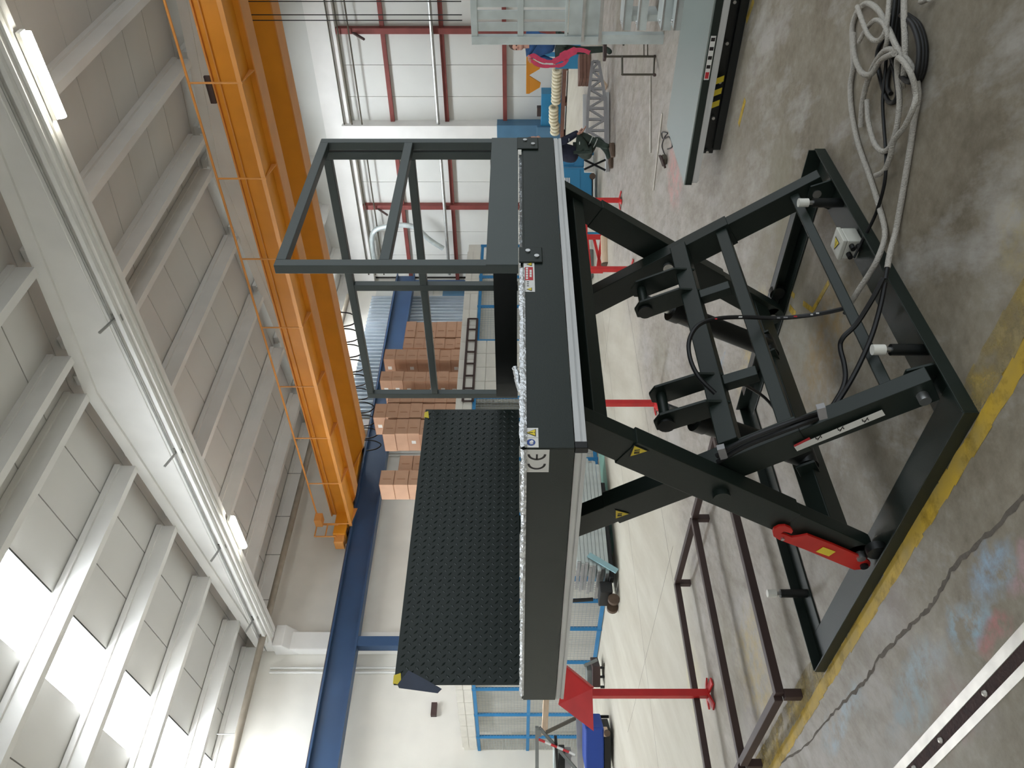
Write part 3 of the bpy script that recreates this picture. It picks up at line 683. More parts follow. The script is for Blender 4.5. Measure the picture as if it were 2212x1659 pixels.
# cylinder lugs, cylinders
for xc in (2.42, 3.20):
    for s in (-.085, .085):
        x = xc + s
        part(MB().prism([(x - .007, 2.375, .69), (x - .007, 2.46, .74), (x - .007, 2.555, .93), (x - .007, 2.55, .985), (x - .007, 2.50, 1.005), (x - .007, 2.455, .985), (x - .007, 2.37, .80)], (.014, 0, 0)), 'cylinder_lug', bevel=.002)
    part(MB().cyl((xc - .105, 2.505, .95), (xc + .105, 2.505, .95), .024, 14), 'lug_pin', 'paint', smooth=True)
    for s in (-.105, .105): part(MB().cyl((xc + s - .006, 2.505, .95), (xc + s + .006, 2.505, .95), .038, 16), 'pin_washer', 'paint_dark', smooth=True)
    a = V(xc, 2.505, .95); b = V(xc, 2.84, .235); d = b - a
    part(MB().cyl(a + d * .02, a + d * .25, .026, 14), 'piston_rod', 'steel', smooth=True)
    cy = part(MB().cyl(a + d * .22, b, .052, 20), 'hydraulic_cylinder', 'paint_dark', smooth=True)
    MB().cyl(a + d * .21, a + d * .28, .058, 20).build('gland', 'paint_dark', cy, smooth=True)
    MB().cyl(b + V(-.06, 0, 0), b + V(.06, 0, 0), .05, 18).build('clevis', 'paint_dark', cy, smooth=True)
    for s in (-.075, .075): part(MB().bar((xc + s, 2.80, .265), (xc + s, 2.90, .205), .09, .014, (1, 0, 0)), 'clevis_plate', bevel=.002)
# red maintenance locking hook on the near outer arm
HP = [(1669, 1149.5), (1672, 1143), (1683, 1137), (1697, 1136.5), (1708, 1141), (1713.5, 1147.5), (1710, 1153.5), (1703, 1151), (1693, 1149), (1687, 1152.5), (1700, 1156.5), (1711, 1161.5), (1725, 1160), (1745, 1156), (1800, 1177), (1873, 1208.5), (1881, 1216), (1880, 1223), (1868, 1229.5), (1845, 1231.5), (1800, 1213), (1740, 1188), (1682, 1166), (1671, 1159)]
hx = 1.938
hp = [atX(x, y, hx) for x, y in HP]; off = V(0, 0, 0)
hk = part(MB().prism([p + off for p in hp], (.012, 0, 0)), 'locking_hook', 'redhook', bevel=.0015)
P = [atX(x, y, hx) + off for x, y in ((1762, 1191), (1778, 1181), (1805, 1191), (1790, 1201))]; quad_on(P, 'hook_sticker', 'yellow', (-1, 0, 0), parent=hk)
c = atX(1866, 1221, hx) + off; MB().cyl(c - V(.012, 0, 0), c + V(.04, 0, 0), .018, 14).build('hook_bolt', 'black', hk, smooth=True)
c = atX(1690, 1163, hx) + off; MB().cyl(c - V(.008, 0, 0), c + V(.012, 0, 0), .008, 10).build('hook_rivet', 'steel', hk, smooth=True)
# a similar hook lies on the far arm
part(MB().prism([(3.70, 2.95, .12), (3.70, 3.01, .14), (3.70, 2.74, .56), (3.70, 2.69, .53)], (.012, 0, 0)), 'locking_hook', 'redhook')
# warning triangles on the arms
def tri(px, X, n=(-1, 0, 0), plane='X', parent=None):
    P = [(atX(x, y, X) if plane == 'X' else (atY(x, y, X) if plane == 'Y' else atZ(x, y, X))) for x, y in px]
    c = sum(P, Vector()) / 3
    quad_on(P, 'warning_triangle', 'ink', n, parent=parent); quad_on([c + (p - c) * .82 for p in P], 'warning_triangle_face', 'yellow', n, .002, .0006, parent=parent)
    return P, c
for px, X in (([(1358.3, 987), (1369, 960), (1402.5, 973.6)], 1.9555), ([(1328, 1121), (1328, 1100), (1362, 1109)], 2.0505)):
    P, c = tri(px, X)
    s = (P[0] - c).length
    for dv in (-.18, .05, .2): quad_on([c + V(0, dv * s - .002, -.2 * s), c + V(0, dv * s + .003, -.2 * s), c + V(0, dv * s + .006, .25 * s), c + V(0, dv * s, .25 * s)], 'pictogram', 'ink', (-1, 0, 0), .0028, .0004)
# long white instruction strip on the near lower arm
arm1 = arms[1]
P = [atX(x, y, 2.0505) for x, y in ((1714, 962), (1721, 972), (1911, 894), (1904, 882.5))]; quad_on(P, 'instruction_strip', 'white_lab', (-1, 0, 0), .006)
P = [atX(x, y, 2.0505) for x, y in ((1713.5, 958.5), (1715, 962.5), (1750, 945.5), (1747, 941.5))]; quad_on(P, 'strip_red_corner', 'red_print', (-1, 0, 0), .0072)
for (x, y) in ((1765, 942), (1813, 923), (1866, 904)):
    for k, (dx, dy, ex, ey) in enumerate(((-5, -1, -3, 3), (0, 6, 7, -5), (7, -2, 9, 1), (-4, 4, 2, 2))):
        a = atX(x + dx, y + dy, 2.05); b = atX(x + ex, y + ey, 2.05); MB().bar(a - V(.0072, 0, 0), b - V(.0072, 0, 0), .0035, .0008, (1, 0, 0)).build('strip_print', 'ink', LT)
# buffer posts standing on the base flanges
for (x, y) in ((3.36, 2.035), (2.265, 2.02), (2.28, 3.825), (3.36, 3.84)):
    b_ = part(MB().cyl((x, y, .01), (x, y, .155), .023, 18), 'buffer_post', 'paint_dark', smooth=True)
    MB().cyl((x, y, .155), (x, y, .178), .011, 12).build('stud', 'steel', b_, smooth=True)
    MB().cyl((x, y, .178), (x, y, .226), .021, 18).build('nylon_cap', 'nylon', b_, smooth=True)
# electrical junction box
jx, jy = 3.085, 2.085
jb = part(MB().box((jx - .055, jy - .05, .012), (jx + .055, jy + .05, .085)), 'junction_box', 'cream_box', bevel=.006)
MB().box((jx - .058, jy - .053, .085), (jx + .058, jy + .053, .105)).build('lid', 'cream_box', jb, bevel=.004)
zt_ = .1055; T = [V(jx - .03, jy - .02, zt_), V(jx + .03, jy - .02, zt_), V(jx, jy + .035, zt_)]
quad_on(T, 'voltage_triangle', 'ink', (0, 0, 1), parent=jb); c_ = (T[0] + T[1] + T[2]) / 3
quad_on([c_ + (p - c_) * .82 for p in T], 'voltage_triangle_face', 'yellow', (0, 0, 1), .002, .0005, parent=jb)
quad_on([V(jx - .004, jy + .012, zt_), V(jx + .001, jy + .012, zt_), V(jx + .004, jy - .012, zt_), V(jx + .001, jy - .012, zt_)], 'bolt_symbol', 'ink', (0, 0, 1), .0027, .0004, parent=jb)
for dy, z in ((-.025, .06), (.02, .06), (-.025, .03)):
    MB().cyl((jx - .085, jy + dy, z), (jx - .055, jy + dy, z), .012, 12).build('cable_gland', 'black', jb, smooth=True)
# platform
part(MB().box((PX0 + .004, PY0 + .004, 1.569), (PX1 - .004, PY1 - .004, ZT)), 'deck_plate', bevel=.001)
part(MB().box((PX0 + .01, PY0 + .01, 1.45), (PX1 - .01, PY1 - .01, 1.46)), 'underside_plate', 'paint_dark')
part(MB().box((PX0, PY0, ZM), (PX1, PY0 + .006, 1.569)), 'skirt_plate', bevel=.001)
part(MB().box((PX0, PY0 + .006, ZM), (PX0 + .006, PY1, 1.569)), 'skirt_plate', bevel=.001)
part(MB().box((PX1 - .006, PY0 + .006, ZM), (PX1, PY1, 1.569)), 'skirt_plate')
part(MB().box((PX0 + .006, PY1 - .006, ZM), (PX1 - .006, PY1, 1.569)), 'skirt_plate')
# safety contact edge below the skirt: aluminium profile with a groove
def edge(a, b, nx, ny):
    for z0, z1, o in ((ZB, ZB + .014, 0), (ZB + .014, ZB + .02, .006), (ZB + .02, ZM - .003, .0)):
        lo = (min(a[0], b[0]) + (nx * o if nx > 0 else 0), min(a[1], b[1]) + (ny * o if ny > 0 else 0)); hi = (max(a[0], b[0]), max(a[1], b[1]))
        yield MB().box((lo[0], lo[1], z0), (hi[0], hi[1], z1))
def safety(a, b, nx, ny):
    mb = MB()
    for m_ in edge(a, b, nx, ny): mb.add(m_.v, m_.f)
    part(mb, 'safety_edge', 'alu')
safety((PX0 + .03, PY0 + .004), (PX1, PY0 + .03), 0, 1); safety((PX0 + .004, PY0 + .03), (PX0 + .03, PY1), 1, 0)
safety((PX1 - .03, PY0 + .03), (PX1 - .004, PY1), 0, 0); safety((PX0 + .03, PY1 - .03), (PX1 - .03, PY1), 0, 0)
part(MB().box((PX0 + .002, PY0 + .002, ZB - .004), (PX0 + .032, PY0 + .032, ZM - .001)), 'edge_corner_joint', 'black', bevel=.004)
# railings
TB = .045
def post(x, y, z0=1.595, z1=2.65): return part(MB().box((x - TB / 2, y - TB / 2, z0), (x + TB / 2, y + TB / 2, z1)), 'rail_post', 'paint_rail', bevel=.003)
YA = PY0 + TB / 2 + .004; XBr = PX1 - TB / 2 - .002
xa0, xa1 = 2.795, XBr
post(xa0, YA); post(xa1, YA)
part(MB().box((xa0 + TB / 2, YA - TB / 2, 2.605), (xa1 - TB / 2, YA + TB / 2, 2.65)), 'top_rail', 'paint_rail', bevel=.003)
part(MB().box((xa0 + TB / 2, YA - TB / 2, 2.155), (xa1 - TB / 2, YA + TB / 2, 2.20)), 'mid_rail', 'paint_rail', bevel=.003)
part(MB().box((xa0 - TB / 2, YA - TB / 2 - .004, 1.595), (xa1 + TB / 2, YA - TB / 2, 1.735)), 'kick_plate', 'paint_rail', bevel=.001)
y1r = PY1 - TB / 2
post(XBr, YA + TB + .012); post(XBr, (YA + y1r) / 2 + .0, 1.595, 2.605); post(XBr, y1r)
yb0 = YA + TB * 1.5 + .012
part(MB().box((XBr - TB / 2, yb0, 2.605), (XBr + TB / 2, y1r - TB / 2, 2.65)), 'top_rail', 'paint_rail', bevel=.003)
ym = (YA + y1r) / 2
part(MB().box((XBr - TB / 2, yb0, 2.155), (XBr + TB / 2, ym - TB / 2, 2.20)), 'mid_rail', 'paint_rail', bevel=.003)
part(MB().box((XBr - TB / 2, ym + TB / 2, 2.155), (XBr + TB / 2, y1r - TB / 2, 2.20)), 'mid_rail', 'paint_rail', bevel=.003)
part(MB().box((XBr - TB / 2 - .004, yb0, 1.60), (XBr - TB / 2, y1r, 1.745)), 'kick_plate', 'paint_dark')
for (xs, ys, xe, ye) in ((1122, 297, 1162, 321), (1127, 534, 1171, 566)):      # bolted brackets that carry the near frame
    a = atY(xs, ye, PY0 - .008); b = atY(xe, ys, PY0 - .008)
    br = part(MB().box((a.x, PY0 - .010, b.z), (b.x, PY0 - .001, a.z + .012)), 'rail_bracket', bevel=.004)
    for q in (.3, .72):
        p_ = V(a.x + (b.x - a.x) * (1 - q if q < .5 else .35), PY0 - .010, a.z + (b.z - a.z) * q)
        MB().cyl(p_, p_ + V(0, -.006, 0), .011, 12).build('bolt', 'steel', br, smooth=True)
# tread plate flap standing up at the far end
LX0, LX1, LY, LZ0, LZ1 = 1.80, 3.755, 3.900, 1.586, 2.232
lip = part(MB().box((LX0, LY, LZ0), (LX1, LY + .008, LZ1)), 'loading_flap', bevel=.001)
mb = MB(); st = .045; j = 0; z = LZ0 + .02
while z < LZ1 - .012:
    i = 0; x = LX0 + .02 + (st / 2 if j % 2 else 0)
    while x < LX1 - .015:
        s = 1 if j % 2 else -1; du = V(.0115, 0, .0115 * s); dw = V(-.0045 * s, 0, .0045); c = V(x, LY, z); t_ = V(0, -.0045, 0)
        mb.add([c - du, c + dw, c + du, c - dw, c - du * .45 + t_, c + du * .45 + t_], [(0, 1, 5, 4), (1, 2, 5), (2, 3, 4, 5), (3, 0, 4)])
        x += st; i += 1
    z += .027; j += 1
mb.build('tread_pattern', 'treadpaint', lip, kind='stuff')
for x0, x1, z0, z1 in ((LX0 - .004, LX0 + .06, LZ1 - .04, LZ1 + .004), (LX1 - .085, LX1 - .02, LZ1 - .03, LZ1 + .004)):
    MB().hexa([(x0, LY - .004, z0), (x1, LY - .004, z0 + .01), (x1, LY + .012, z0 + .01), (x0, LY + .012, z0), (x0 + .01, LY - .004, z1), (x1 - .012, LY - .004, z1), (x1 - .012, LY + .012, z1), (x0 + .01, LY + .012, z1)]).build('yellow_tape', 'yellow', lip)
mb = MB().add([(LX0 - .002, LY - .006, LZ1 - .02), (LX0 + .07, LY - .012, LZ1 - .07), (LX0 + .02, LY - .02, LZ1 - .16), (LX0 - .03, LY - .015, LZ1 - .25), (LX0 - .05, LY - .01, LZ1 - .23), (LX0 - .02, LY - .004, LZ1 - .03),
   (LX0 + .0, LY + .012, LZ1 - .02), (LX0 + .0, LY + .012, LZ1 - .22)], [(0, 1, 2), (0, 2, 3), (0, 3, 4, 5), (0, 5, 6), (5, 4, 7, 6), (4, 3, 7)]); mb.build('torn_film', 'darkcloth', lip)
for x in (2.1, 2.8, 3.5): MB().cyl((x - .06, LY + .012, LZ0 + .002), (x + .06, LY + .012, LZ0 + .002), .012, 10).build('hinge', 'paint', lip, smooth=True)
# stickers on the skirt
def lab_y(x0, y0, x1, y1, name, m, off=.001, th=.0006, parent=None):      # on the face Y = PY0 (x: down, y: left)
    a = atY(x0, y1, PY0); b = atY(x1, y0, PY0); return quad_on([V(a.x, PY0, b.z), V(b.x, PY0, b.z), V(b.x, PY0, a.z), V(a.x, PY0, a.z)], name, m, (0, -1, 0), off, th, parent)
lab_y(1131.5, 566, 1154, 631, 'safety_label', 'white_lab')
lab_y(1134, 578, 1151, 606, 'label_red_field', 'red_print', .002)
for k in range(5):
    lab_y(1136, 579.5 + k * 5.2, 1140.5, 583.5 + k * 5.2, 'label_print', 'white_lab', .003)
    if 0 < k < 4: lab_y(1144, 579 + k * 5.4, 1148.5, 583.6 + k * 5.4, 'label_print', 'white_lab', .003)
for k in range(3): lab_y(1138, 609 + k * 4.4, 1142.5, 610.3 + k * 4.4, 'label_print', 'ink', .002)
for y0 in (568, 622):
    T = [atY(1137, y0 + 4, PY0), atY(1149, y0, PY0), atY(1149, y0 + 7.5, PY0)]; quad_on(T, 'warning_triangle', 'ink', (0, -1, 0), .002); c = (T[0] + T[1] + T[2]) / 3
    quad_on([c + (p - c) * .75 for p in T], 'warning_triangle_face', 'yellow', (0, -1, 0), .003)
lab_y(1133, 925, 1162.5, 945.7, 'warning_label', 'white_lab'); lab_y(1133, 946.3, 1163, 967, 'manual_label', 'white_lab')
T = [atY(1136, 936, PY0), atY(1157.5, 927.5, PY0), atY(1157.5, 944, PY0)]; quad_on(T, 'warning_triangle', 'ink', (0, -1, 0), .002); c = (T[0] + T[1] + T[2]) / 3
quad_on([c + (p - c) * .8 for p in T], 'warning_triangle_face', 'yellow', (0, -1, 0), .003); lab_y(1142, 935.5, 1151, 936.7, 'exclamation_stroke', 'ink', .004); lab_y(1153, 935.5, 1155, 936.7, 'exclamation_dot', 'ink', .004)
c = atY(1147, 956.5, PY0); d = .0145
quad_on([c + V(d * math.cos(t * math.pi / 12), 0, d * math.sin(t * math.pi / 12)) for t in range(24)], 'mandatory_disc', 'blue_print', (0, -1, 0), .002)
quad_on([c + V(-.003, 0, .006), c + V(.004, 0, .004), c + V(.0095, 0, -.003), c + V(.006, 0, -.008), c + V(-.002, 0, -.0085), c + V(-.004, 0, -.002)], 'figure', 'white_lab', (0, -1, 0), .003)
quad_on([c + V(-.010, 0, .001), c + V(-.006, 0, .005), c + V(-.005, 0, -.006), c + V(-.0085, 0, -.0085)], 'figure', 'white_lab', (0, -1, 0), .003)
def on_x(x, y): return atX(x, y, PX0)
a, b = on_x(1133, 970.5), on_x(1185, 1019)
ce_l = quad_on([V(PX0, a.y, b.z), V(PX0, b.y, b.z), V(PX0, b.y, a.z), V(PX0, a.y, a.z)], 'conformity_label', 'white_lab', (-1, 0, 0))
W = b.y - a.y; H = a.z - b.z; r = H * .37; zc = (a.z + b.z) / 2
for yc, bar_ in ((a.y + W * .62, False), (a.y + W * .20, True)):          # C to the left (larger Y), E to the right
    mb = MB(); n = 16; ri, ro = r * .76, r * 1.02
    for k in range(n):
        t0 = R(90) + R(180) * k / n; t1 = R(90) + R(180) * (k + 1) / n
        q = lambda t, rr: V(PX0 - .002, yc - rr * math.cos(t) * .95, zc + rr * math.sin(t))
        mb.prism([q(t0, ri), q(t1, ri), q(t1, ro), q(t0, ro)], (-.0006, 0, 0))
    if bar_: mb.prism([V(PX0 - .002, yc + .0 * r, zc - .1 * r), V(PX0 - .002, yc + .85 * r, zc - .1 * r), V(PX0 - .002, yc + .85 * r, zc + .1 * r), V(PX0 - .002, yc, zc + .1 * r)], (-.0006, 0, 0))
    mb.build('letter_e' if bar_ else 'letter_c', 'ink', ce_l)
# hydraulic hoses on the lift
def hosepart(pts, r=.011, m='black', name='hydraulic_hose', n=8): return part(MB().tube(spline(pts, 6), r, n), name, m, smooth=True)
hosepart([atX(x, y, X) for x, y, X in ((1832, 664, 2.62), (1790, 674, 2.66), (1740, 682, 2.7), (1680, 687, 2.72), (1600, 685, 2.72), (1545, 689, 2.7), (1508, 703, 2.66), (1489, 735, 2.6), (1491, 775, 2.5), (1510, 815, 2.42), (1545, 850, 2.36))], .010)
hosepart([atX(x, y, X) for x, y, X in ((1908, 600, 2.5), (1885, 645, 2.46), (1850, 700, 2.42), (1822, 728, 2.4), (1815, 750, 2.38), (1824, 790, 2.3), (1825, 825, 2.22), (1808, 862, 2.17), (1785, 888, 2.13), (1730, 905, 2.07), (1660, 930, 2.05), (1600, 955, 2.045), (1548, 985, 2.05))], .0105)
hosepart([atX(x, y, X) for x, y, X in ((1912, 610, 2.5), (1902, 660, 2.44), (1885, 720, 2.36), (1862, 775, 2.28), (1838, 822, 2.22), (1812, 864, 2.15), (1788, 896, 2.11), (1735, 915, 2.055), (1665, 941, 2.045), (1605, 966, 2.04), (1550, 998, 2.045))], .0105)
for x, y, X, m_ in ((1770, 677, 2.68, 'white_lab'), (1758, 680, 2.69, 'white_lab'), (1722, 684, 2.71, 'red_print'), (1700, 686, 2.715, 'truss'), (1686, 687, 2.72, 'truss'), (1602, 685, 2.72, 'white_lab'), (1590, 685, 2.72, 'white_lab'), (1548, 689, 2.7, 'red_print')):
    p_ = atX(x, y, X); d_ = (atX(x - 9, y, X) - p_); MB().bar(p_ - FW * .0098, p_ - FW * .0098 + d_, .006, .0012, FW).build('hose_print', m_, LT)
for x, y in ((1775, 889), (1560, 976)):
    p_ = atX(x, y, 2.045); part(MB().bar(p_ - V(0, .03, -.012), p_ + V(0, .03, -.012), .03, .025, (1, 0, 0)), 'hose_clip', 'truss')
hosepart([atX(x, y, X) for x, y, X in ((1588, 820, 2.6), (1620, 838, 2.7), (1655, 862, 2.8), (1690, 905, 2.8))], .008)
hosepart([atX(x, y, X) for x, y, X in ((1440, 1062, 2.14), (1425, 1070, 2.14), (1428, 1048, 2.14), (1442, 1040, 2.14), (1450, 1055, 2.14))], .007)
# foil left on the top edges
def crinkle(P, Q, out, name='foil_edge', h=.02, n=120):
    P = Vector(P); Q = Vector(Q); out = Vector(out); mb = MB(); rows_ = []
    for i in range(n + 1):
        p = P.lerp(Q, i / n); e = random.uniform; hh = h * e(.75, 1.15)
        rows_.append([p + out * e(.001, .005) + V(0, 0, -.004), p + out * e(.004, .011) + V(0, 0, hh * .35), p + out * e(.0, .006) + V(0, 0, hh), p - out * .02 + V(0, 0, hh * e(.7, 1)), p - out * .03])
    vs = [v for r_ in rows_ for v in r_]; fs = [(i * 5 + k, i * 5 + k + 1, (i + 1) * 5 + k + 1, (i + 1) * 5 + k) for i in range(n) for k in range(4)]
    mb.add(vs, fs); return mb
t = thing('foil_strip', (1.75, 2.0, ZT), 'crinkled silver foil strip along the raised platform edges', 'foil strip')
crinkle((PX0 - .002, PY0 - .002, ZT - .006), (2.74, PY0 - .002, ZT - .006), (0, -1, 0)).build('foil_edge', 'foil', t)
crinkle((PX0 - .002, PY0, ZT - .006), (PX0 - .002, PY1 - .06, ZT - .006), (-1, 0, 0), h=.017).build('foil_edge', 'foil', t)
crinkle((2.86, PY0 + .05, ZT - .002), (3.82, PY0 + .05, ZT - .002), (0, -1, 0), h=.014).build('foil_edge', 'foil', t)
p0 = atY(1128, 850, 2.03); p1 = atY(1112, 795, 2.03)
mb = MB().tube(spline([p0, p0.lerp(p1, .35) + V(0, 0, .006), p0.lerp(p1, .7), p1], 6), [random.uniform(.006, .013) for _ in range(19)], 7); mb.build('crumpled_foil', 'foil', t)

# ================================================================== HOSES ON THE FLOOR
def crp(pts, z): # points picked in the lower right detail of the photograph, laid on the floor at the hose's height
    out = []
    for q in pts:
        zz = q[2] if len(q) > 2 else z
        out.append(atZ(1700 + q[0] / 2.766, q[1] / 2.766, zz))
    return out
def hose(pts, r, m, label, name='hydraulic_hose', z=.014, group=None, fit=True):
    P = spline(crp(pts, z), 7)
    t = thing(name, (P[0].x, P[0].y, 0), label, 'hose', group)
    MB().tube(P, r, 9).build('sleeve', m, t, smooth=True)
    if fit:
        d = (P[0] - P[1]).normalized(); MB().cyl(P[0] - d * .01, P[0] + d * .05, r * .75, 10).build('fitting', 'black', t, smooth=True)
    return t
hose([(372, 1826, .11), (430, 1730, .10), (490, 1640, .085), (545, 1540, .07), (585, 1400, .02), (552, 1240), (492, 1050), (425, 860), (388, 680), (378, 520), (396, 390), (390, 250), (392, 150), (425, 60), (480, 20, .03), (545, 60, .05), (600, 160, .06), (655, 280, .07), (700, 340, .05), (745, 430, .03), (770, 560, .02)], .0125, 'hose', 'pale grey sleeved hose curving over the base nearest the junction box')
hose([(600, 1600, .08), (618, 1500, .06), (650, 1380, .02), (692, 1150), (730, 920), (760, 720), (784, 560, .02), (755, 420, .04), (690, 330, .06), (600, 296, .07), (530, 370, .06), (480, 490, .04), (450, 620, .03), (442, 760, .02)], .0125, 'hose', 'pale grey sleeved hose running straight with a wide loop')
hose([(530, 1048, .03), (580, 1020, .04), (615, 940, .05), (640, 840, .06), (700, 760, .06), (752, 650, .06), (770, 560, .05), (735, 430, .08), (665, 345, .09), (660, 450, .06), (672, 600, .05), (655, 760, .05), (620, 870, .05), (570, 905, .05), (520, 850, .05), (485, 720, .04), (478, 600, .03)], .0115, 'hose', 'grey sleeved hose twisted in tight loops on the coil', fit=False)
hose([(396, 200, .03), (402, 320, .04), (440, 425, .05), (500, 445, .06), (560, 360, .06), (640, 320, .09)], .0125, 'hose', 'short pale grey hose arc at the outer side of the coil', fit=False)
hose([(420, 40, .05), (452, 130, .07), (490, 215, .08), (540, 245, .08), (585, 195, .08), (603, 90, .07), (612, -20, .05)], .011, 'hose', 'small grey hose bend at the frame edge of the coil', fit=False)
hose([(430, 250, .03), (470, 180, .05), (525, 120, .08), (580, 150, .08), (600, 230, .08), (575, 330, .06)], .010, 'hose', 'thin grey hose crossing inside the upper loop', fit=False)
hose([(700, -20, .05), (700, 120, .06), (706, 260, .06), (700, 420, .05), (690, 520, .03)], .013, 'hose', 'grey hose lying straight between the black coils', fit=False)
hose([(800, 10, .03), (850, -10, .03)], .012, 'hose', 'grey hose end leaving the frame beside the coil', fit=False)
hose([(430, 1480, .05), (455, 1430, .04), (530, 1280, .02), (580, 1110, .035), (592, 950, .04), (580, 760, .02), (572, 600, .02), (590, 400, .02), (600, 200, .02)], .0075, 'black', 'thin black cable plugged into the cream junction box', 'control_cable')
for k, (dx, dz) in enumerate(((0, .012), (-18, .03), (-40, .05))):
    hose([(720 + dx, 90, dz), (790 + dx, 150, dz), (828 + dx, 280, dz), (815 + dx, 430, dz), (770 + dx, 490, dz), (700 + dx, 420, dz), (660 + dx, 260, dz), (680 + dx, 60, dz), (690 + dx, -40, dz)], .0105, 'black', ['outermost black hose loop at the edge of the coil', 'middle black hose loop of the coil', 'inner black hose loop of the coil'][k], fit=False)
hose([(620, 560, .012), (600, 520, .012), (612, 420, .012), (650, 340, .012), (640, 200, .012), (560, 260, .012), (540, 380, .012), (600, 600, .012), (660, 560, .012), (620, 300, .012), (640, 80, .012), (690, 20, .012)], .010, 'black', 'black hose tangle lying under the grey loops', fit=False)

# ================================================================== SECOND LIFT TABLE, LOWERED
X0, X1, Y0, Y1 = 5.60, 6.62, -1.2, 3.23
t2 = thing('lowered_lift_table', (6.1, 1.5, 0), 'long lowered lift table with grey green top on the right', 'lift table')
def p2(mb, n, m='paint_dark', **k): return mb.build(n, m, t2, **k)
p2(MB().box((X0, Y0, .256), (X1, Y1, .264)), 'table_top', 'tabletop', bevel=.001)
p2(MB().box((X0, Y0, .205), (X0 + .006, Y1, .256)), 'skirt_plate', 'paint'); p2(MB().box((X0, Y1 - .006, .205), (X1, Y1, .256)), 'skirt_plate', 'paint')
p2(MB().box((X0 + .002, Y0, .262), (X0 + .006, Y1, .267)), 'bright_edge', 'steel')
p2(MB().box((X0 + .004, Y0, .155), (X0 + .03, Y1 - .03, .202)), 'safety_edge', 'alu'); p2(MB().box((X0 + .01, Y1 - .04, .16), (X1, Y1 - .012, .202)), 'safety_edge', 'alu')
p2(MB().box((X0 + .10, Y0, 0), (X0 + .17, Y1 - .25, .06)), 'base_frame', 'paint_dark', bevel=.004); p2(MB().box((X1 - .2, Y0, 0), (X1 - .12, Y1 - .25, .06)), 'base_frame', 'paint_dark', bevel=.004)
for x, a, b in ((X0 + .17, Y1 - .2, .3), (X0 + .24, Y1 - .35, .1), (X1 - .28, Y1 - .2, .3)):
    p2(MB().bar((x, a, .10), (x, Y0, .13), .11, .06, (1, 0, 0)), 'scissor_arm', 'paint_dark', bevel=.004)
for k in range(6): p2(MB().cyl((X0 + .10, 3.0 - k * .28, .1), (X0 + .13, 3.0 - k * .28, .1), .012, 10), 'bolt', 'steel', smooth=True)
for k in range(3):
    yc = atX(1600, 172 + 26 * k, X0 + .1).y
    p2(MB().hexa([(X0 + .09, yc - .035, .08), (X0 + .093, yc - .035, .08), (X0 + .093, yc + .01, .08), (X0 + .09, yc + .01, .08), (X0 + .09, yc - .01, .14), (X0 + .093, yc - .01, .14), (X0 + .093, yc + .035, .14), (X0 + .09, yc + .035, .14)]), 'hazard_stripe', 'yellow')
ya, yb = atX(1543.7, 77.5, X0).y, atX(1526, 172.5, X0).y
st_ = p2(MB().box((X0 - .001, ya, .213), (X0, yb, .249)), 'pictogram_strip', 'white_lab')
L_ = (yb - ya)
for k in range(4): MB().box((X0 - .0018, ya + L_ * (.04 + .205 * k), .217), (X0 - .001, ya + L_ * (.12 + .205 * k), .245), ).build('pictogram', 'ink', st_)
MB().box((X0 - .0018, yb - L_ * .18, .218), (X0 - .001, yb - L_ * .03, .244)).build('red_field', 'red_print', st_)

# ================================================================== RED MATERIAL STANDS
def stand(x, y, label, n0=0):
    t = thing('support_stand', (x, y, 0), label, 'stand', 'red material stands in a row')
    for a in (R(20), R(110)):
        d = V(math.cos(a), math.sin(a), 0) * .14; q = MB()
        q.bar(V(x, y, .04) , V(x, y, .012) + d, .07, .014); q.bar(V(x, y, .04), V(x, y, .012) - d, .07, .014); q.build('foot', 'red', t, bevel=.002)
    MB().box((x - .03, y - .03, .03), (x + .03, y + .03, 1.06)).build('pole', 'red', t, bevel=.004)
    e = (FW * -.22 + RT * -.12); e2 = RT * -.36 + FW * .05
    c = V(x, y, 1.10); a_ = c + RT * .22 + V(0, 0, .10)
    P = [a_, a_ + RT * -.10 - FW * .2 + V(0, 0, -.20), a_ + RT * -.44 - FW * .2 + V(0, 0, -.21), a_ + RT * -.31 + V(0, 0, .06)]
    MB().prism(P, FW * .012).build('top_plate', 'red', t)
    MB().bar(P[0] + FW * .02, P[1] + FW * .02, .012, .05, FW).build('plate_rib', 'red', t)
    return t
stand(2.84, 6.32, 'red stand with a tilted top plate beside the brown floor frame')
stand(6.25, 6.39, 'red stand whose pole shows between the raised arms')
stand(8.83, 6.39, 'red stand in front of the grey stone blocks')
stand(10.59, 6.37, 'farthest red stand, near the crouching worker')

# ================================================================== BROWN FLOOR FRAME
fx0, fx1 = 1.94, 3.90; fy = (4.33, 5.36, 6.36); z0 = .125
bfm = thing('floor_frame', (2.9, 5.3, 0), 'low dark brown steel floor frame on short square legs', 'frame')
for y in fy: MB().bar((fx0, y, z0), (fx1, y, z0), .05, .05).build('long_bar', 'brown', bfm, bevel=.003)
for x in (fx0, fx1):
    for a, b in zip(fy[:-1], fy[1:]): MB().bar((x, a + .025, z0), (x, b - .025, z0), .05, .05).build('end_bar', 'brown', bfm, bevel=.003)
for x in (fx0, fx1):
    for y in fy: MB().box((x - .025, y - .025, 0), (x + .025, y + .025, z0 - .025)).build('leg', 'brown', bfm, bevel=.003)

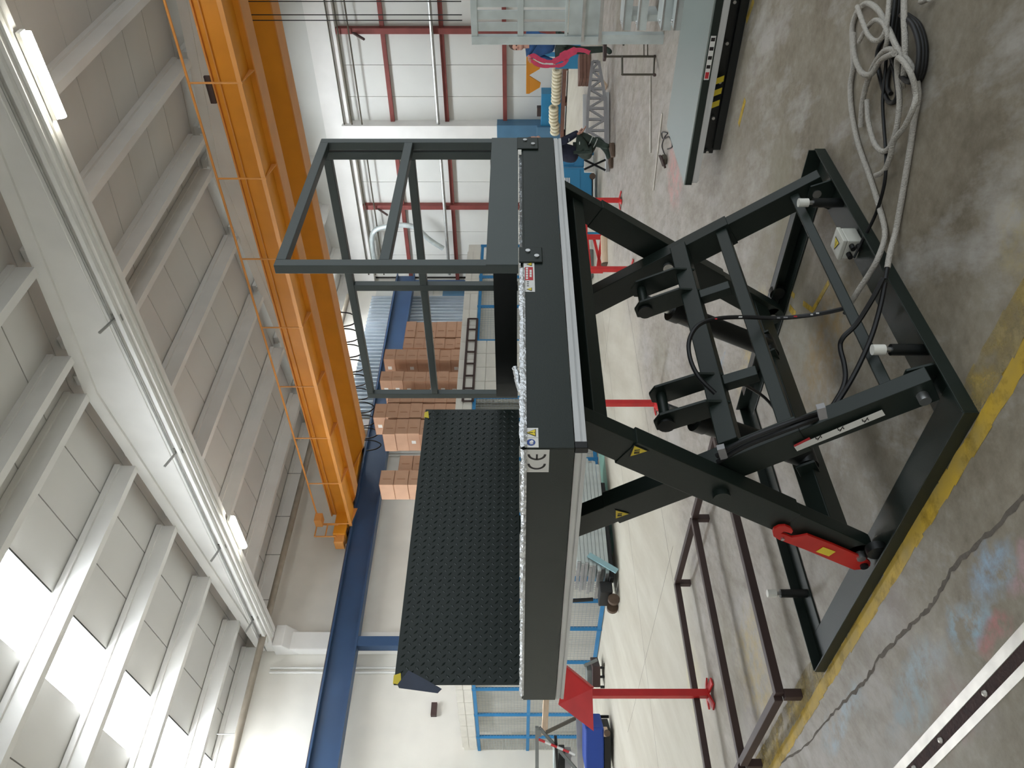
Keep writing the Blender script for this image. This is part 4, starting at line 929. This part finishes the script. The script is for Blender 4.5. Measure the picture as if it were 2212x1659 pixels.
# ================================================================== BACKGROUND, RIGHT SIDE
def atD(x, y, D): return CAM + ray(x, y) * D
def pbox(t, name, m, x0, y0, x1, y1, D, depth=.3, bevel=.01):   # upright box facing the aisle: pixel rectangle (x0,y0)-(x1,y1) at distance D
    a = atD(x1, y1, D); u = RT * ((y1 - y0) / F_PX * D); h = V(0, 0, (x1 - x0) / F_PX * D); q = FW * depth
    P = [a, a + u, a + u + q, a + q]; return MB().hexa(P + [p + h for p in P]).build(name, m, t, bevel=bevel)
def base_at(x, y, D): p = atD(x, y, D); return (p.x, p.y, 0)
# mesh rack of galvanised slats at the right edge
XG = 8.8
t = thing('galvanised_gate', (XG, 2.6, 0), 'galvanised slatted steel gate standing upright at the right edge', 'gate')
yl = atX(1120, 94, XG).y; yr = yl - 1.6
zz = lambda x: atX(x, 60, XG).z
for z1, z2, n_ in ((zz(1018), zz(1032), 'top_rail'), (zz(1118), zz(1131), 'mid_rail'), (zz(1220), zz(1226), 'low_rail')): MB().box((XG - .03, yr, z2), (XG + .03, yl - .09, z1)).build(n_, 'galv', t, bevel=.003)
MB().box((XG - .04, yl - .09, zz(1300)), (XG + .04, yl, zz(1018))).build('end_post', 'galv', t, bevel=.004)
y = yl - .17; k = 0
while y > yr + .1:
    MB().box((XG - .012, y - .055, zz(1220)), (XG + .012, y + .035, zz(1030))).build('slat', 'galv', t); y -= .125
MB().box((XG - .02, yr, zz(1300)), (XG + .01, yl - .09, zz(1228))).build('lower_plate', 'galv', t)
MB().box((XG - .06, yr, zz(1300)), (XG - .02, yl - .02, zz(1293))).build('plate_flange', 'steel', t)
MB().box((XG - .06, yr, zz(1262)), (XG - .02, yl - .04, zz(1256))).build('plate_flange', 'steel', t)
for yy in (yl - .06, yr + .1): MB().box((XG - .05, yy - .05, 0), (XG + .05, yy + .05, zz(1300))).build('trestle_leg', 'galv', t)
# galvanised channels stacked low in front of it
for k, (xp, zt_, lab) in enumerate(((1345, .40, 'rearmost of the low galvanised channels under the gate'), (1377, .32, 'second low galvanised channel in front of the gate'), (1428, .24, 'third low galvanised channel near the lowered table'), (1455, .16, 'front low galvanised channel beside the lowered table'))):
    p = atZ(xp, 66, zt_)
    t = thing('galvanised_channel', (p.x, p.y - .8, 0), lab, 'channel', 'galvanised channels stacked at the right edge')
    w_ = (.36, .14, .3, .16)[k]
    MB().box((p.x, p.y - 1.7, zt_ - .02), (p.x + w_, p.y, zt_)).build('web', 'galv', t, bevel=.002)
    MB().box((p.x, p.y - 1.7, zt_ - .09), (p.x + .012, p.y, zt_ - .02)).build('lip', 'galv', t)
    MB().box((p.x - .004, p.y - 1.7, zt_ - .012), (p.x, p.y, zt_ + .004)).build('bright_edge', 'steel', t)
    for yy in (p.y - .12, p.y - 1.5): MB().box((p.x + .03, yy - .03, 0), (p.x + w_ - .02, yy + .03, zt_ - .02)).build('packer', 'galv', t)
    MB().sphere((p.x + .1, p.y - .05, zt_), .022, 8, 4).build('bolt_head', 'steel', t, smooth=True)
# small tubular trestle
D = 9.05; t = thing('tube_trestle', base_at(1416, 120, D), 'small dark tubular steel trestle standing on the floor', 'trestle')
def seg(x0, y0, x1, y1, r=.014, m='trolley', n='tube', d0=D, d1=D): return MB().cyl(atD(x0, y0, d0), atD(x1, y1, d1), r, 8).build(n, m, t, smooth=True)
for y in (83, 122): seg(1310, y, 1414, y)
pbox(t, 'top_board', 'brown', 1304, 82, 1311, 124, D, .12)
seg(1391, 83, 1391, 122, .006); seg(1399, 83, 1399, 122, .006); seg(1345, 76, 1347, 98, .012)
seg(1344, 122, 1344, 161, .012, d1=D - .2); seg(1344, 161, 1412, 161, .013, d0=D - .2, d1=D - .2); seg(1414, 122, 1412, 161, .010, d1=D - .2)
for y, d in ((79, D), (162, D - .2), (122, D)): MB().sphere(atD(1414, y, d), .02, 8, 5).build('foot', 'brown', t, smooth=True)
# rods and a clamp with its lead on the floor
def rod(a, b, r, label, m='steel'):
    A = atZ(a[0], a[1], r); B = atZ(b[0], b[1], r); MB().cyl(A, B, r, 8).build('steel_rod', m, smooth=True, label=label, cat='rod', group='rods lying on the floor')
rod((1405, 165), (1405, 330), .012, 'bright steel rod lying farther from the lowered table', 'rail'); rod((1430, 245), (1411, 411), .010, 'thin steel rod lying closer to the lowered table', 'rail')
c = atZ(1440, 345, 0); t = thing('earth_clamp', (c.x, c.y, 0), 'small brown welding clamp lying beside the lowered table', 'clamp')
MB().box((c.x - .05, c.y - .04, 0), (c.x + .05, c.y + .04, .05)).build('jaw', 'trolley', t, bevel=.012); MB().cyl((c.x - .09, c.y + .05, .02), (c.x - .02, c.y - .06, .07), .012, 8).build('handle', 'brown', t); MB().cyl((c.x + .03, c.y + .09, .02), (c.x + .06, c.y - .02, .07), .012, 8).build('handle', 'brown', t)
MB().tube(spline([atZ(x, y, .008) for x, y in ((1436, 335), (1430, 315), (1436, 295), (1442, 288), (1430, 286), (1432, 300), (1446, 296), (1452, 316), (1442, 322))], 6), .006, 6).build('lead', 'black', t, smooth=True)
# lattice truss on the floor with aluminium profiles
D = 13.4; t = thing('lattice_truss', base_at(1312, 220, D), 'grey painted lattice truss lying in front of the crouching worker', 'truss')
def lb(x0, y0, x1, y1, w=.05, dd=0): return MB().bar(atD(x0, y0, D + dd), atD(x1, y1, D + dd), w, w, FW).build('lattice_bar', 'truss', t)
lb(1280, 133, 1271, 212); lb(1293, 133, 1307, 212); lb(1271, 212, 1266, 318); lb(1307, 212, 1309, 318)
xs_ = [133, 152, 172, 192, 212, 234, 258, 282, 306]
tp = lambda y: 1280 + (1271 - 1280) * (y - 133) / 79 if y < 212 else 1271 - 5 * (y - 212) / 106
bt = lambda y: 1293 + 14 * (y - 133) / 79 if y < 212 else 1307 + 2 * (y - 212) / 106
for i, y in enumerate(xs_):
    lb(tp(y), y, bt(y), y, .04)
    if i + 1 < len(xs_): (lb(tp(y), y, bt(xs_[i + 1]), xs_[i + 1], .035) if i % 2 else lb(bt(y), y, tp(xs_[i + 1]), xs_[i + 1], .035))
for k in range(4):
    a, b = atD(1312 + 1.5 * k, 200, D + .1 + .09 * k), atD(1313 + 1.5 * k, 372, D + .1 + .09 * k); a.z = b.z = max(.03, a.z)
    MB().bar(a, b, .05, .05).build('aluminium_profile', 'alu', label='aluminium profile lying on the floor, %s row behind the truss' % ['first', 'second', 'third', 'last'][k], cat='profile', group='aluminium profiles behind the truss')
for k in range(2):
    MB().bar(atD(1262 + 3 * k, 205, D + .3 + .1 * k), atD(1262 + 3 * k, 340, D + .3 + .1 * k), .06, .05).build('aluminium_profile', 'alu', label=['upper aluminium profile resting above the lattice truss', 'lower aluminium profile resting above the lattice truss'][k], cat='profile', group='aluminium profiles on the truss')
t = thing('work_trestle', base_at(1310, 355, D), 'white and black folding trestle at the end of the truss', 'trestle')
pbox(t, 'white_board', 'white_lab', 1262, 340, 1282, 372, D + .2, .04); MB().bar(atD(1262, 345, D), atD(1308, 368, D), .03, .03).build('leg', 'black', t); MB().bar(atD(1308, 345, D), atD(1262, 366, D), .03, .03).build('leg', 'black', t)
t = thing('orange_plank', base_at(1300, 165, D + .4), 'short orange brown plank leaning by the truss', 'plank'); MB().bar(atD(1310, 190, D + .4), atD(1290, 165, D + .4), .2, .04).build('board', 'wood', t)
t = thing('red_pallet', base_at(1262, 145, 17), 'stack of red brown boards on the floor behind the truss', 'boards')
for k in range(3): pbox(t, 'board', 'darkwood', 1252 + 8 * k, 106, 1259.7 + 8 * k, 168, 17, .5)
# blue welding cabinets
def cabinet(x0, y0, x1, y1, D, label, vents=False, wheels=False, m='machine'):
    t = thing('machine_cabinet', base_at(1260, (y0 + y1) / 2, D), label, 'cabinet', 'blue machine cabinets by the right wall')
    b_ = pbox(t, 'body', m, x0, y0, x1, y1, D, .6, .02)
    pbox(t, 'door', m, x0 + 3, y0 + 4, x1 - (x1 - x0) * .35, y1 - 4, D - .015, .02, .004)
    if vents:
        for k in range(3): pbox(t, 'vent_plate', 'white_lab', x0 + 14 + 4.5 * k, y0 + 22, x0 + 17 + 4.5 * k, y0 + 38, D - .03, .01, 0)
    if wheels:
        for y in (y0 + 18, y1 - 8): p = atD(x1 + 1, y, D - .05); MB().cyl(p, p + FW * .06, .06, 14).build('wheel', 'shoe', t, smooth=True)
        MB().bar(atD(x1 + 1, y0 + 18, D), atD(x1 + 1, y1 - 8, D), .02, .02).build('axle', 'black', t)
    else:
        for y in (y0 + 6, y1 - 6): a = atD(x1, y, D + .2); MB().box((a.x - .03, a.y - .03, 0), (a.x + .03, a.y + .03, a.z)).build('leg', m, t)
    return t
cabinet(1205, 362, 1279, 448, 15.6, 'blue machine cabinet on wheels with three white vent plates', True, True)
cabinet(1200, 325, 1262, 360, 16.2, 'narrow blue cabinet just behind the crouching worker')
cabinet(1205, 462, 1263, 512, 14.8, 'light blue cabinet standing on the red trestle', m='lightblue')
t = thing('red_trestle', base_at(1302, 545, 14.6), 'red steel trestle with crossed braces under the light blue cabinet', 'trestle')
D = 14.6
for y in (512, 585): MB().bar(atD(1205, y, D), atD(1302, y, D), .09, .07, FW).build('post', 'red', t)
for a, b in (((1268, 512), (1275, 585)), ((1282, 512), (1300, 585)), ((1300, 512), (1290, 585)), ((1302, 470), (1302, 585))): MB().bar(atD(*a, D + .05), atD(*b, D + .05), .05, .05, FW).build('brace', 'red', t)
MB().bar(atD(1266, 460, D), atD(1266, 512, D), .05, .05, FW).build('brace', 'red', t)
for y0, y1, x0, x1, lab in ((540, 575, 1242, 1263, 'upper grey stone block behind the red trestle'), (538, 600, 1263.5, 1282, 'lower grey stone slab behind the red trestle')):
    t = thing('stone_block', base_at(1275, 560, 16.4), lab, 'block'); pbox(t, 'block_body', 'greybox', x0, y0, x1, y1, 16.4, .5, .02)
t = thing('wheel_axle_tube', base_at(1310, 548, 14.0), 'short pale pipe lying under the red trestle', 'pipe'); a, b = atD(1308, 510, 14.0), atD(1310, 570, 13.9); MB().cyl(a, b, .09, 14).build('pipe_body', 'wood', t, smooth=True); MB().cyl(b, b + (b - a).normalized() * .02, .1, 14).build('pipe_collar', 'shoe', t, smooth=True)
# along the far wall: cream coils on a rack, blue bench machine, orange lifting lugs
XR = 24.55
t = thing('coil_rack', tuple(atX(1215, 220, XR)), 'low timber rack holding cream coils against the far wall', 'rack')
za = atX(1213, 220, XR).z; ya, yb = atX(1213, 135, XR).y, atX(1213, 296, XR).y
t.location.z = 0
MB().box((XR - .3, ya, max(.05, za - .1)), (XR + .25, yb, za)).build('shelf', 'darkwood', t)
for yy in (ya + .1, (ya + yb) / 2, yb - .1): MB().box((XR - .25, yy - .05, 0), (XR + .25, yy + .05, max(.05, za - .1))).build('rack_leg', 'darkwood', t)
for k in range(19):
    y = 152 + k * 7.4; low = k < 11
    xc = (1206 if low else 1196) if k < 16 else 1207
    if k in (10,): continue
    p = atX(xc, y, XR - .1); rr = .115
    t = thing('cream_coil', (p.x, p.y, za), 'cream hose coil on the rack, %s from the right' % 'first second third fourth fifth sixth seventh eighth ninth tenth skipped eleventh twelfth thirteenth fourteenth fifteenth sixteenth seventeenth eighteenth'.split()[k], 'coil', 'cream coils on the timber rack')
    MB().torus((p.x, p.y, max(p.z, za + rr + .07)), (.35, 1, 0), rr, .05, 14, 7).build('coil_ring', 'cream', t, smooth=True)
XR2 = 25.15
def wbox(t, n, m, x0, y0, x1, y1, X, d=.5, bevel=.01):
    a, b = atX(x0, y0, X), atX(x1, y1, X); return MB().box((X, min(a.y, b.y), min(a.z, b.z)), (min(X + d, WX - .02), max(a.y, b.y), max(a.z, b.z))).build(n, m, t, bevel=bevel)
t = thing('bench_machine', (XR2, atX(1180, 240, XR2).y, 0), 'blue bench machine with a brown top box against the far wall', 'machine')
wbox(t, 'body', 'machine', 1170, 203, 1189, 286, XR2); wbox(t, 'pedestal', 'machine', 1189, 210, 1216, 280, XR2 + .1, .3); wbox(t, 'top_box', 'brown', 1160, 233, 1170, 252, XR2 + .1, .2); wbox(t, 'side_panel', 'colblue', 1160, 275, 1195, 296, XR2 - .1, .2)
XO = 20.0
t = thing('lifting_beam', (XO, atX(1140, 165, XO).y, 0), 'orange lifting beam with two triangular lugs on a blue stand', 'lifting beam')
wbox(t, 'bar', 'orange', 1137, 122, 1144, 203, XO, .12)
for ya_, yb_ in ((128, 160), (168, 200)):
    P = [atX(1144, ya_ - 3, XO), atX(1144, yb_ + 2, XO), atX(1166, (ya_ + yb_) / 2 + 5, XO), atX(1168, (ya_ + yb_) / 2 - 4, XO)]; MB().prism(P, (.06, 0, 0)).build('triangular_lug', 'orange', t)
wbox(t, 'stand_post', 'machine', 1144, 116, 1200, 123, XO + .15, .12); p = atX(1200, 120, XO + .2); MB().box((XO + .1, p.y - .3, 0), (XO + .5, p.y + .3, p.z)).build('stand_foot', 'machine', t)
MB().bar(atX(1140, 120, XO + .1), atX(1146, 120, XO + .2), .06, .06).build('stand_arm', 'machine', t)

# ================================================================== BACKGROUND, LEFT SIDE
mk = MB().box((7.4, 10.95, .0006), (15.4, 11.7, .0016)).build('green_walkway', 'mint', fl)
# pallet truck loaded with galvanised panels
t = thing('pallet_truck', (7.6, 11.1, 0), 'black hand pallet truck under the galvanised sheet trays', 'pallet truck')
for y in (10.85, 11.3): MB().box((6.7, y - .08, .07), (8.6, y + .08, .14)).build('fork', 'black', t, bevel=.01)
MB().box((6.5, 10.86, .1), (6.7, 11.3, .30)).build('pump_housing', 'black', t, bevel=.02)
for y in (10.95, 11.2): MB().cyl((6.42, y - .03, .09), (6.42, y + .03, .09), .09, 16).build('steer_wheel', 'shoe', t, smooth=True)
for y in (10.85, 11.3): MB().cyl((8.4, y - .05, .045), (8.4, y + .05, .045), .045, 14).build('fork_roller', 'shoe', t, smooth=True)
MB().cyl((6.5, 11.08, .4), (6.44, 11.08, 1.2), .03, 8).build('handle_shaft', 'black', t, smooth=True)
MB().cyl((6.44, 10.93, 1.2), (6.44, 11.23, 1.2), .022, 8).build('handle_grip', 'black', t, smooth=True)
for k in range(8):
    z = .15 + k * .062; dx = random.uniform(-.05, .05) + .03 * k
    t = thing('galvanised_tray', (7.6, 11.1, z), 'galvanised sheet tray, %s of the stack on the pallet truck' % ['lowest', 'second', 'third', 'fourth', 'fifth', 'sixth', 'seventh', 'topmost'][k], 'metal tray', 'galvanised sheet trays on the pallet truck')
    MB().box((6.76 + dx, 10.7, z), (8.95 + dx, 11.5, z + .012)).build('sheet', 'galv', t)
    MB().box((6.76 + dx, 10.69, z + .012), (8.95 + dx, 10.71, z + .058)).build('folded_edge', 'galv', t)
    MB().box((6.74 + dx, 10.7, z + .012), (6.77 + dx, 11.5, z + .058)).build('folded_edge', 'steel', t)
t = thing('light_blue_bar', (6.6, 10.6, 0), 'light blue steel bar leaning on the galvanised sheet trays', 'bar'); MB().bar((6.72, 10.62, .04), (7.05, 10.66, .46), .09, .02, (0, 1, 0)).build('flat_bar', 'palebar', t)
# dark trolley and loaded cart at the left edge
def bx(t, n, m, x0, y0, x1, y1, D, d=.4, bevel=.01): return pbox(t, n, m, x0, y0, x1, y1, D, d, bevel)
D = 14.3; t = thing('tool_trolley', base_at(1305, 1465, D), 'dark grey tool trolley beside the mesh fence', 'trolley')
bx(t, 'tray', 'brown', 1280, 1440, 1297, 1485, D, .5); bx(t, 'upper_tray', 'greybox', 1268, 1448, 1280, 1480, D + .1, .4)
for y in (1442, 1462, 1484): seg_ = MB().cyl(atD(1297, y, D + .05), atD(1306, y, D + .05), .025, 8).build('castor_leg', 'black', t, smooth=True)
MB().cyl(atD(1262, 1438, D), atD(1290, 1425, D), .03, 8).build('push_handle', 'greybox', t, smooth=True); MB().cyl(atD(1303, 1440, D), atD(1312, 1424, D), .02, 8).build('drawbar', 'trolley', t, smooth=True)
D = 13.6; t = thing('material_cart', base_at(1312, 1600, D), 'grey steel material cart with red and white tape at the left edge', 'cart')
def rd(a, b, w, m, n): return MB().bar(atD(*a, D), atD(*b, D), w, w, FW).build(n, m, t)
rd((1165, 1572), (1250, 1668), .05, 'greybox', 'brace'); rd((1180, 1582), (1250, 1548), .05, 'trolley', 'brace'); rd((1160, 1570), (1160, 1668), .06, 'greybox', 'frame_bar'); rd((1250, 1545), (1255, 1668), .10, 'truss', 'frame_bar'); rd((1200, 1590), (1205, 1668), .05, 'black', 'frame_bar'); rd((1165, 1668), (1315, 1668), .05, 'greybox', 'post'); rd((1165, 1575), (1165, 1590), .07, 'greybox', 'frame_bar'); rd((1250, 1548), (1315, 1548), .04, 'black', 'post')
for k in range(6): a = (1164 + k * 13, 1597 + k * 5.5); b = (1164 + (k + 1) * 13, 1597 + (k + 1) * 5.5); MB().bar(atD(*a, D - .06), atD(*b, D - .06), .035, .03, FW).build('barrier_tape', 'red_print' if k % 2 == 0 else 'white_lab', t)
for k in range(4): bx(t, 'loaded_part', ['galv', 'black', 'truss', 'white_lab'][k], 1196 + 12 * k, 1620 + 5 * k, 1207 + 14 * k, 1666, D + .15, .3)
MB().bar(atD(1180, 1505, D + .8), atD(1176, 1585, D + .1), .1, .1, FW).build('timber_beam', 'wood', label='pale timber beam resting on the material cart', cat='beam')
D = 12.9; t = thing('tarpaulin_crate', base_at(1318, 1615, D), 'crate wrapped in royal blue tarpaulin at the left edge', 'crate'); bx(t, 'cover', 'tarp', 1264, 1573, 1305, 1668, D, .6, .03); bx(t, 'skid', 'black', 1305, 1580, 1320, 1668, D + .05, .5); p = atD(1312, 1585, D - .05); MB().cyl(p, p + FW * .05, .05, 12).build('castor', 'shoe', t, smooth=True); bx(t, 'pale_foot', 'wood', 1303, 1575, 1313, 1592, D + .02, .1)
p = atX(1050, 1655, CX + .1); t = thing('wall_cabinet', (p.x, p.y, 0), 'light blue steel cabinet at the end of the mesh fence', 'cabinet'); MB().box((CX - .1, p.y - .05, 0), (CX + .5, p.y + 1.0, atX(1035, 1655, CX).z)).build('body', 'colblue', t, bevel=.01)
q = atX(1132, 1654, CX - .14); MB().box((CX - .14, q.y - .12, atX(1162, 1654, CX - .14).z), (CX - .1, q.y + .6, atX(1105, 1654, CX - .14).z)).build('red_sign', 'red_print', t)
MB().box((CX - .15, q.y + .02, atX(1142, 1654, CX - .14).z), (CX - .14, q.y + .2, atX(1132, 1654, CX - .14).z)).build('sign_print', 'white_lab', t)

# ================================================================== PEOPLE
def skin_body(name, joints, edges, m, parent, root=0, sub=2):
    me = bpy.data.meshes.new(name); o0 = world_loc(parent)
    me.from_pydata([Vector(j[0]) - o0 for j in joints], edges, []); me.materials.append(M[m]); o = bpy.data.objects.new(name, me); COL.objects.link(o); o.parent = parent
    sk = o.modifiers.new('skin', 'SKIN'); sk.use_smooth_shade = True; sb = o.modifiers.new('sub', 'SUBSURF'); sb.levels = sub; sb.render_levels = sub
    if not me.skin_vertices: 
        bm = bmesh.new(); bm.from_mesh(me); bm.verts.layers.skin.verify(); bm.to_mesh(me); bm.free()
    for i, j in enumerate(joints):
        r = j[1]; r = (r, r) if not isinstance(r, tuple) else r; me.skin_vertices[0].data[i].radius = r; me.skin_vertices[0].data[i].use_root = (i == root)
    return o
def hand(parent, wrist, d, side, curl=.5):
    d = Vector(d).normalized(); s = Vector(side).normalized(); n = d.cross(s)
    W = Vector(wrist); J = [(W, .022), (W + d * .05, (.036, .016)), (W + d * .085, (.038, .014))]; E = [(0, 1), (1, 2)]
    for k, (off, ln) in enumerate(((-.028, .065), (-.009, .075), (.010, .07), (.028, .055))):
        i = len(J); p = W + d * .085 + s * off; J += [(p, .0095), (p + d * ln * .5 + n * ln * .2 * curl, .009), (p + d * ln * .8 + n * ln * .75 * curl, .008)]; E += [(2, i), (i, i + 1), (i + 1, i + 2)]
    i = len(J); J += [(W + d * .03 - s * .04, .011), (W + d * .065 - s * .055 + n * .02, .010)]; E += [(1, i), (i, i + 1)]
    return skin_body('hand', J, E, 'skin', parent, 0, 1)
def head(parent, c, face, r=.105):
    c = Vector(c); f = Vector(face).normalized(); l = UP.cross(f)
    mb = MB().sphere(c, r, 18, 12, (.82, .82, 1.1)); mb.sphere(c + f * .03 - UP * .06, r * .66, 12, 8, (1, 1, .8)); mb.cyl(c - UP * .20, c - UP * .05, .055, 12)
    mb.prism([c + f * .082 + UP * .01, c + f * .118 - UP * .025, c + f * .085 - UP * .03 + l * .016, c + f * .085 - UP * .03 - l * .016], f * -.02)
    h_ = mb.build('head', 'skin', parent, smooth=True)
    for s in (-1, 1):
        MB().sphere(c + f * .082 + l * s * .034 + UP * .012, .011, 8, 6).build('eye', 'black', h_, smooth=True)
        MB().sphere(c + l * s * .086 - f * .01, .028, 8, 6, (.5, .5, 1)).build('ear', 'skin', h_, smooth=True)
    MB().box(c + f * .07 - UP * .062 - V(.02, .02, .004), c + f * .07 - UP * .062 + V(.02, .02, .004)).build('mouth', 'red_print', h_)
    mb = MB().sphere(c - f * .022 + UP * .028, r * 1.06, 18, 12, (.86, .86, 1.02)); mb.build('hair', 'hair', h_, smooth=True)
    return h_
# person standing behind the gate, holding a pink strap
D = 13.0; fpos = atD(1117, 94, D); g = V(fpos.x, fpos.y, 0)
t = thing('person', tuple(g), 'person in blue jacket behind the gate holding a pink strap', 'person')
L_ = RT * -1.0; fr = (L_ * .8 - FW * .6).normalized(); sd = UP.cross(fr)
P = lambda r, f, z: g + L_ * r * 0 + sd * r + fr * f + V(0, 0, z)
hnd = atD(1141, 124, D - .25)
J = [(P(0, 0, .95), (.17, .13)), (P(0, .02, 1.15), (.17, .12)), (P(0, .02, 1.35), (.19, .12)), (P(0, .01, 1.46), (.09, .08)),
     (P(.19, 0, 1.40), .065), (P(.22, .12, 1.22), .052), (hnd - fr * .06 + V(0, 0, .0), .036),
     (P(-.19, 0, 1.40), .065), (P(-.24, .03, 1.15), .052), (P(-.2, .18, 1.0), .036)]
skin_body('jacket', J, [(0, 1), (1, 2), (2, 3), (2, 4), (4, 5), (5, 6), (2, 7), (7, 8), (8, 9)], 'jacket', t)
J = [(P(0, 0, .97), (.16, .12)), (P(.1, 0, .88), .09), (P(.11, .02, .5), .065), (P(.11, -.02, .1), .05), (P(.11, .1, .04), .045), (P(-.1, 0, .88), .09), (P(-.11, .02, .5), .065), (P(-.11, -.02, .1), .05), (P(-.11, .1, .04), .045)]
skin_body('trousers', J, [(0, 1), (1, 2), (2, 3), (3, 4), (0, 5), (5, 6), (6, 7), (7, 8)], 'trouser', t)
head(t, P(0, .04, 1.60), fr); hand(t, hnd - fr * .05, (fr - UP * .3), UP.cross(fr) * .3 + UP, .9); hand(t, P(-.2, .18, 1.0), fr - UP * .4, sd, .6)
MB().bar(P(.12, .13, 1.32), P(.12, .135, 1.27), .08, .012, fr).build('badge', 'white_lab', t)
st = thing('lifting_strap', tuple(atD(1270, 112, D - .3) * 1.0), 'pink lifting strap hanging from the standing worker hand', 'strap'); st.location.z = 0
def ribbon(pts, w, name):
    Q = [atD(x, y, D - .28) for x, y, _ in pts]; mb = MB(); A = spline(Q, 5); n = len(A); vs = []
    for i, p in enumerate(A):
        d_ = (A[min(i + 1, n - 1)] - A[max(i - 1, 0)]).normalized(); s_ = d_.cross(FW); ww = pts[min(int(i / 5), len(pts) - 1)][2] / F_PX * D / 2
        vs += [p + s_ * ww, p - s_ * ww, p - s_ * ww + FW * .012, p + s_ * ww + FW * .012]
    mb.add(vs, [(4 * i + a, 4 * i + b, 4 * i + 4 + b, 4 * i + 4 + a) for i in range(n - 1) for a, b in ((0, 1), (1, 2), (2, 3), (3, 0))] + [(0, 1, 2, 3)]); return mb.build(name, 'pink', st)
ribbon([(1143, 124, 8), (1152, 120, 10), (1166, 128, 9), (1180, 132, 6), (1196, 132, 12), (1214, 124, 20), (1228, 116, 16), (1246, 108, 9), (1262, 109, 8), (1274, 114, 10)], .05, 'strap_band')
ribbon([(1145, 128, 6), (1155, 136, 8), (1170, 142, 7), (1188, 143, 5), (1205, 142, 8), (1218, 138, 7), (1226, 128, 8)], .05, 'strap_band')
# worker crouching behind the truss end
D = 12.9; g = atZ(1328, 322, 0)
t = thing('person', tuple(g), 'worker in navy jacket crouching beside the lattice truss', 'person')
Pd = lambda x, y, dd=0: atD(x, y, D + dd)
J = [(Pd(1252, 336), (.17, .15)), (Pd(1225, 332), (.19, .15)), (Pd(1196, 324), (.19, .15)), (Pd(1172, 314), (.10, .09)), (Pd(1192, 312, -.2), .07), (Pd(1222, 304, -.28), .055), (Pd(1246, 290, -.25), .04), (Pd(1190, 318, .2), .07), (Pd(1222, 300, .25), .055), (Pd(1250, 284, .2), .04)]
skin_body('jacket', J, [(0, 1), (1, 2), (2, 3), (2, 4), (4, 5), (5, 6), (2, 7), (7, 8), (8, 9)], 'navy', t)
J = [(Pd(1258, 336), (.16, .15)), (Pd(1258, 322, -.1), .11), (Pd(1252, 288, -.15), .085), (Pd(1285, 308, -.12), .065), (Pd(1316, 318, -.1), .05), (Pd(1265, 330, .12), .11), (Pd(1290, 300, .16), .08), (Pd(1312, 325, .16), .06), (Pd(1318, 345, .16), .05)]
skin_body('trousers', J, [(0, 1), (1, 2), (2, 3), (3, 4), (0, 5), (5, 6), (6, 7), (7, 8)], 'trouser', t)
c = Pd(1322, 318, -.1); mb = MB().tube([c - RT * -.06 + V(0, 0, .01), c - RT * .0 + V(0, 0, .0), c - RT * .16 - V(0, 0, .02)], [.05, .055, .04], 8); mb.build('shoe', 'shoe', t, smooth=True)
c = Pd(1320, 345, .16); MB().tube([c + RT * .05, c - RT * .04, c - RT * .14], [.045, .05, .035], 8).build('shoe', 'shoe', t, smooth=True)
for x_, y_ in ((1276, 303), (1286, 309)): c = Pd(x_, y_, -.12); ax = (Pd(1316, 318, -.1) - Pd(1252, 288, -.15)).normalized(); MB().torus(c, ax, .072, .008, 14, 5).build('reflective_band', 'reflect', t, smooth=True)
head(t, Pd(1152, 306), RT * .7 - UP * .6 - FW * .2)
hand(t, Pd(1246, 290, -.25), -UP + RT * .4, FW, .8); hand(t, Pd(1250, 284, .2), -UP + RT * .4, FW, .8)
for x_, y_ in ((1229, 305), (1252, 312)): q = Pd(x_, y_, -.34); MB().bar(q, q + RT * .04, .03, .01, UP).build('reflective_mark', 'reflect', t)
